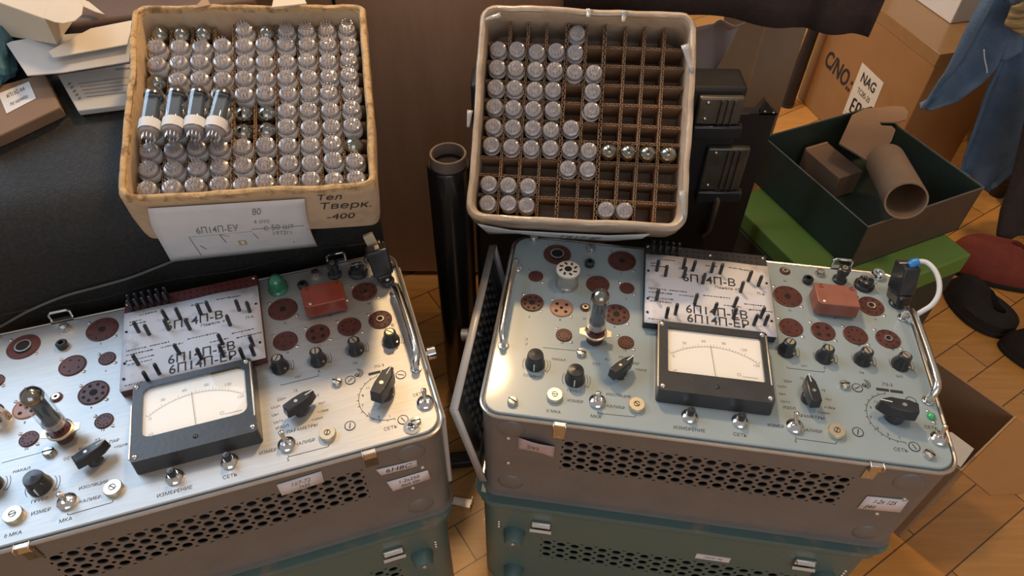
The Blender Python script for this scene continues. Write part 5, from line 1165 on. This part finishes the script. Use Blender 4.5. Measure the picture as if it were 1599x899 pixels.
def slipper(name, lab, pos, ang, L, W_, Hh, mt, sole):
    T = empty(name, lab, 'slipper', pos, ang)
    def foot(k, off=0.0):
        o_ = []
        for i in range(32):
            a = 2 * math.pi * i / 32; x = math.cos(a); w_ = math.sin(a) * (1 - .18 * math.cos(a + .4)); o_.append((x * (L / 2 - off) * (1 if x > 0 else 1), w_ * (W_ / 2 - off)))
        return o_
    m = MB(); m.prism(foot(0), .0005, .014); m.build('sole', sole, T, bevel=.003)
    m = MB(); N = 32; rings = []
    for z, off, hz in ((.014, .002, 0), (.03, .003, 0), (.5, .010, 1), (.85, .022, 1), (1.0, .034, 1)):
        r_ = []
        for (x, y) in foot(0, off):
            k = .50 + .50 * max(0, min(1, (x + L * .1) / (L * .35)))   # toe (x>0) is higher than the heel rim
            zz = z if not hz else .014 + (Hh * k) * z
            r_.append((x, y, zz))
        rings.append(r_)
    # upper with an open mouth towards the heel
    top = []
    for (x, y, z) in rings[-1]: top.append((x * .55 - L * .14, y * .72, z - .004))
    inn = [(x * .9 - L * .01, y * .85, .018) for x, y, z in top]
    rings += [top, inn]; vs = [p for r_ in rings for p in r_]; fs = []
    for a in range(len(rings) - 1): fs += [(a * N + i, a * N + (i + 1) % N, (a + 1) * N + (i + 1) % N, (a + 1) * N + i) for i in range(N)]
    fs.append(tuple(range((len(rings) - 1) * N, len(rings) * N))); m.add(vs, fs); m.build('upper', mt, T, smooth=60)
    return T
slipper('red_slipper', 'red felt slipper with dark sole on the floor below the trousers', (1.090, 1.130, 0), R_(168), .27, .115, .075, REDFELT, BLACKFELT)
slipper('black_slipper', 'black felt slipper on the floor nearest the red slipper', (.985, 1.010, 0), R_(118), .16, .095, .055, BLACKFELT, BLACKFELT)
slipper('black_slipper', 'black felt slipper at the right edge, farther from the red slipper', (1.070, .875, 0), R_(150), .19, .10, .055, BLACKFELT, BLACKFELT)

# ------------------------------------------------------------------ open carton beside the right tester
C0 = Vector((.6405, .511, 0)); e1_ = Vector((.799, .601, 0)).normalized(); e2_ = Vector((-.601, .799, 0)).normalized(); CH = .22
T = empty('open_carton', 'open brown carton with spread flaps on the floor beside the blue-panelled tester', 'box', M=frame(C0, e1_, e2_, Vector((0, 0, 1))))
a_, b_ = .152, .185; tw = .003
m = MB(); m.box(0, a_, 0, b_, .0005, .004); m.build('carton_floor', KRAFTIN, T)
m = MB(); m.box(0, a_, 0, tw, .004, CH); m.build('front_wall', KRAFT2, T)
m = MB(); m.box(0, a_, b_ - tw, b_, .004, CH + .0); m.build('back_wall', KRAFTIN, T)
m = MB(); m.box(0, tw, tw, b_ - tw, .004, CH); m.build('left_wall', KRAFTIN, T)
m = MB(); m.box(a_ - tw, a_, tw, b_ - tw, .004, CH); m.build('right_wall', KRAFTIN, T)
def flap(name, poly, mt, th=.003):
    m = MB(); n = len(poly); P_ = [Vector(p) for p in poly]; nn = (P_[1] - P_[0]).cross(P_[-1] - P_[0]).normalized() * th
    m.add(P_ + [p + nn for p in P_], [tuple(range(n))[::-1], tuple(range(n, 2 * n))] + [(i, (i + 1) % n, n + (i + 1) % n, n + i) for i in range(n)]); m.build(name, mt, T, bevel=.0006)
flap('front_flap', [(.0, -.001, CH), (a_, -.001, CH), (a_ + .012, -.075, CH - .03), (.09, -.085, CH - .035), (.014, -.045, CH - .018)], KRAFT)
Ti = T.matrix_world.inverted() if False else frame(C0, e1_, e2_, Vector((0, 0, 1))).inverted()
flap('left_flap', [(.003, .004, CH), Ti @ U(1521, 702, CH + .010), Ti @ U(1486, 676, CH + .012), (.003, .075, CH)], GREYCARD)
flap('right_flap', [(a_ + .001, .01, CH), (a_ + .001, b_ - .01, CH), (a_ + .055, b_ - .03, CH - .07), (a_ + .055, .03, CH - .07)], KRAFT)
m = MB(); n_ = 60; zz = []
for i in range(n_ + 1): zz += [(a_ * i / n_, b_ - tw * (1 if i % 2 else 0) , CH - .006), (a_ * i / n_, b_ - tw * (1 if i % 2 else 0), CH + .0012)]
m.add(zz, [(2 * i, 2 * i + 2, 2 * i + 3, 2 * i + 1) for i in range(n_)]); m.build('corrugated_edge', CARDEDGE, T, smooth=0, solid=.0006)
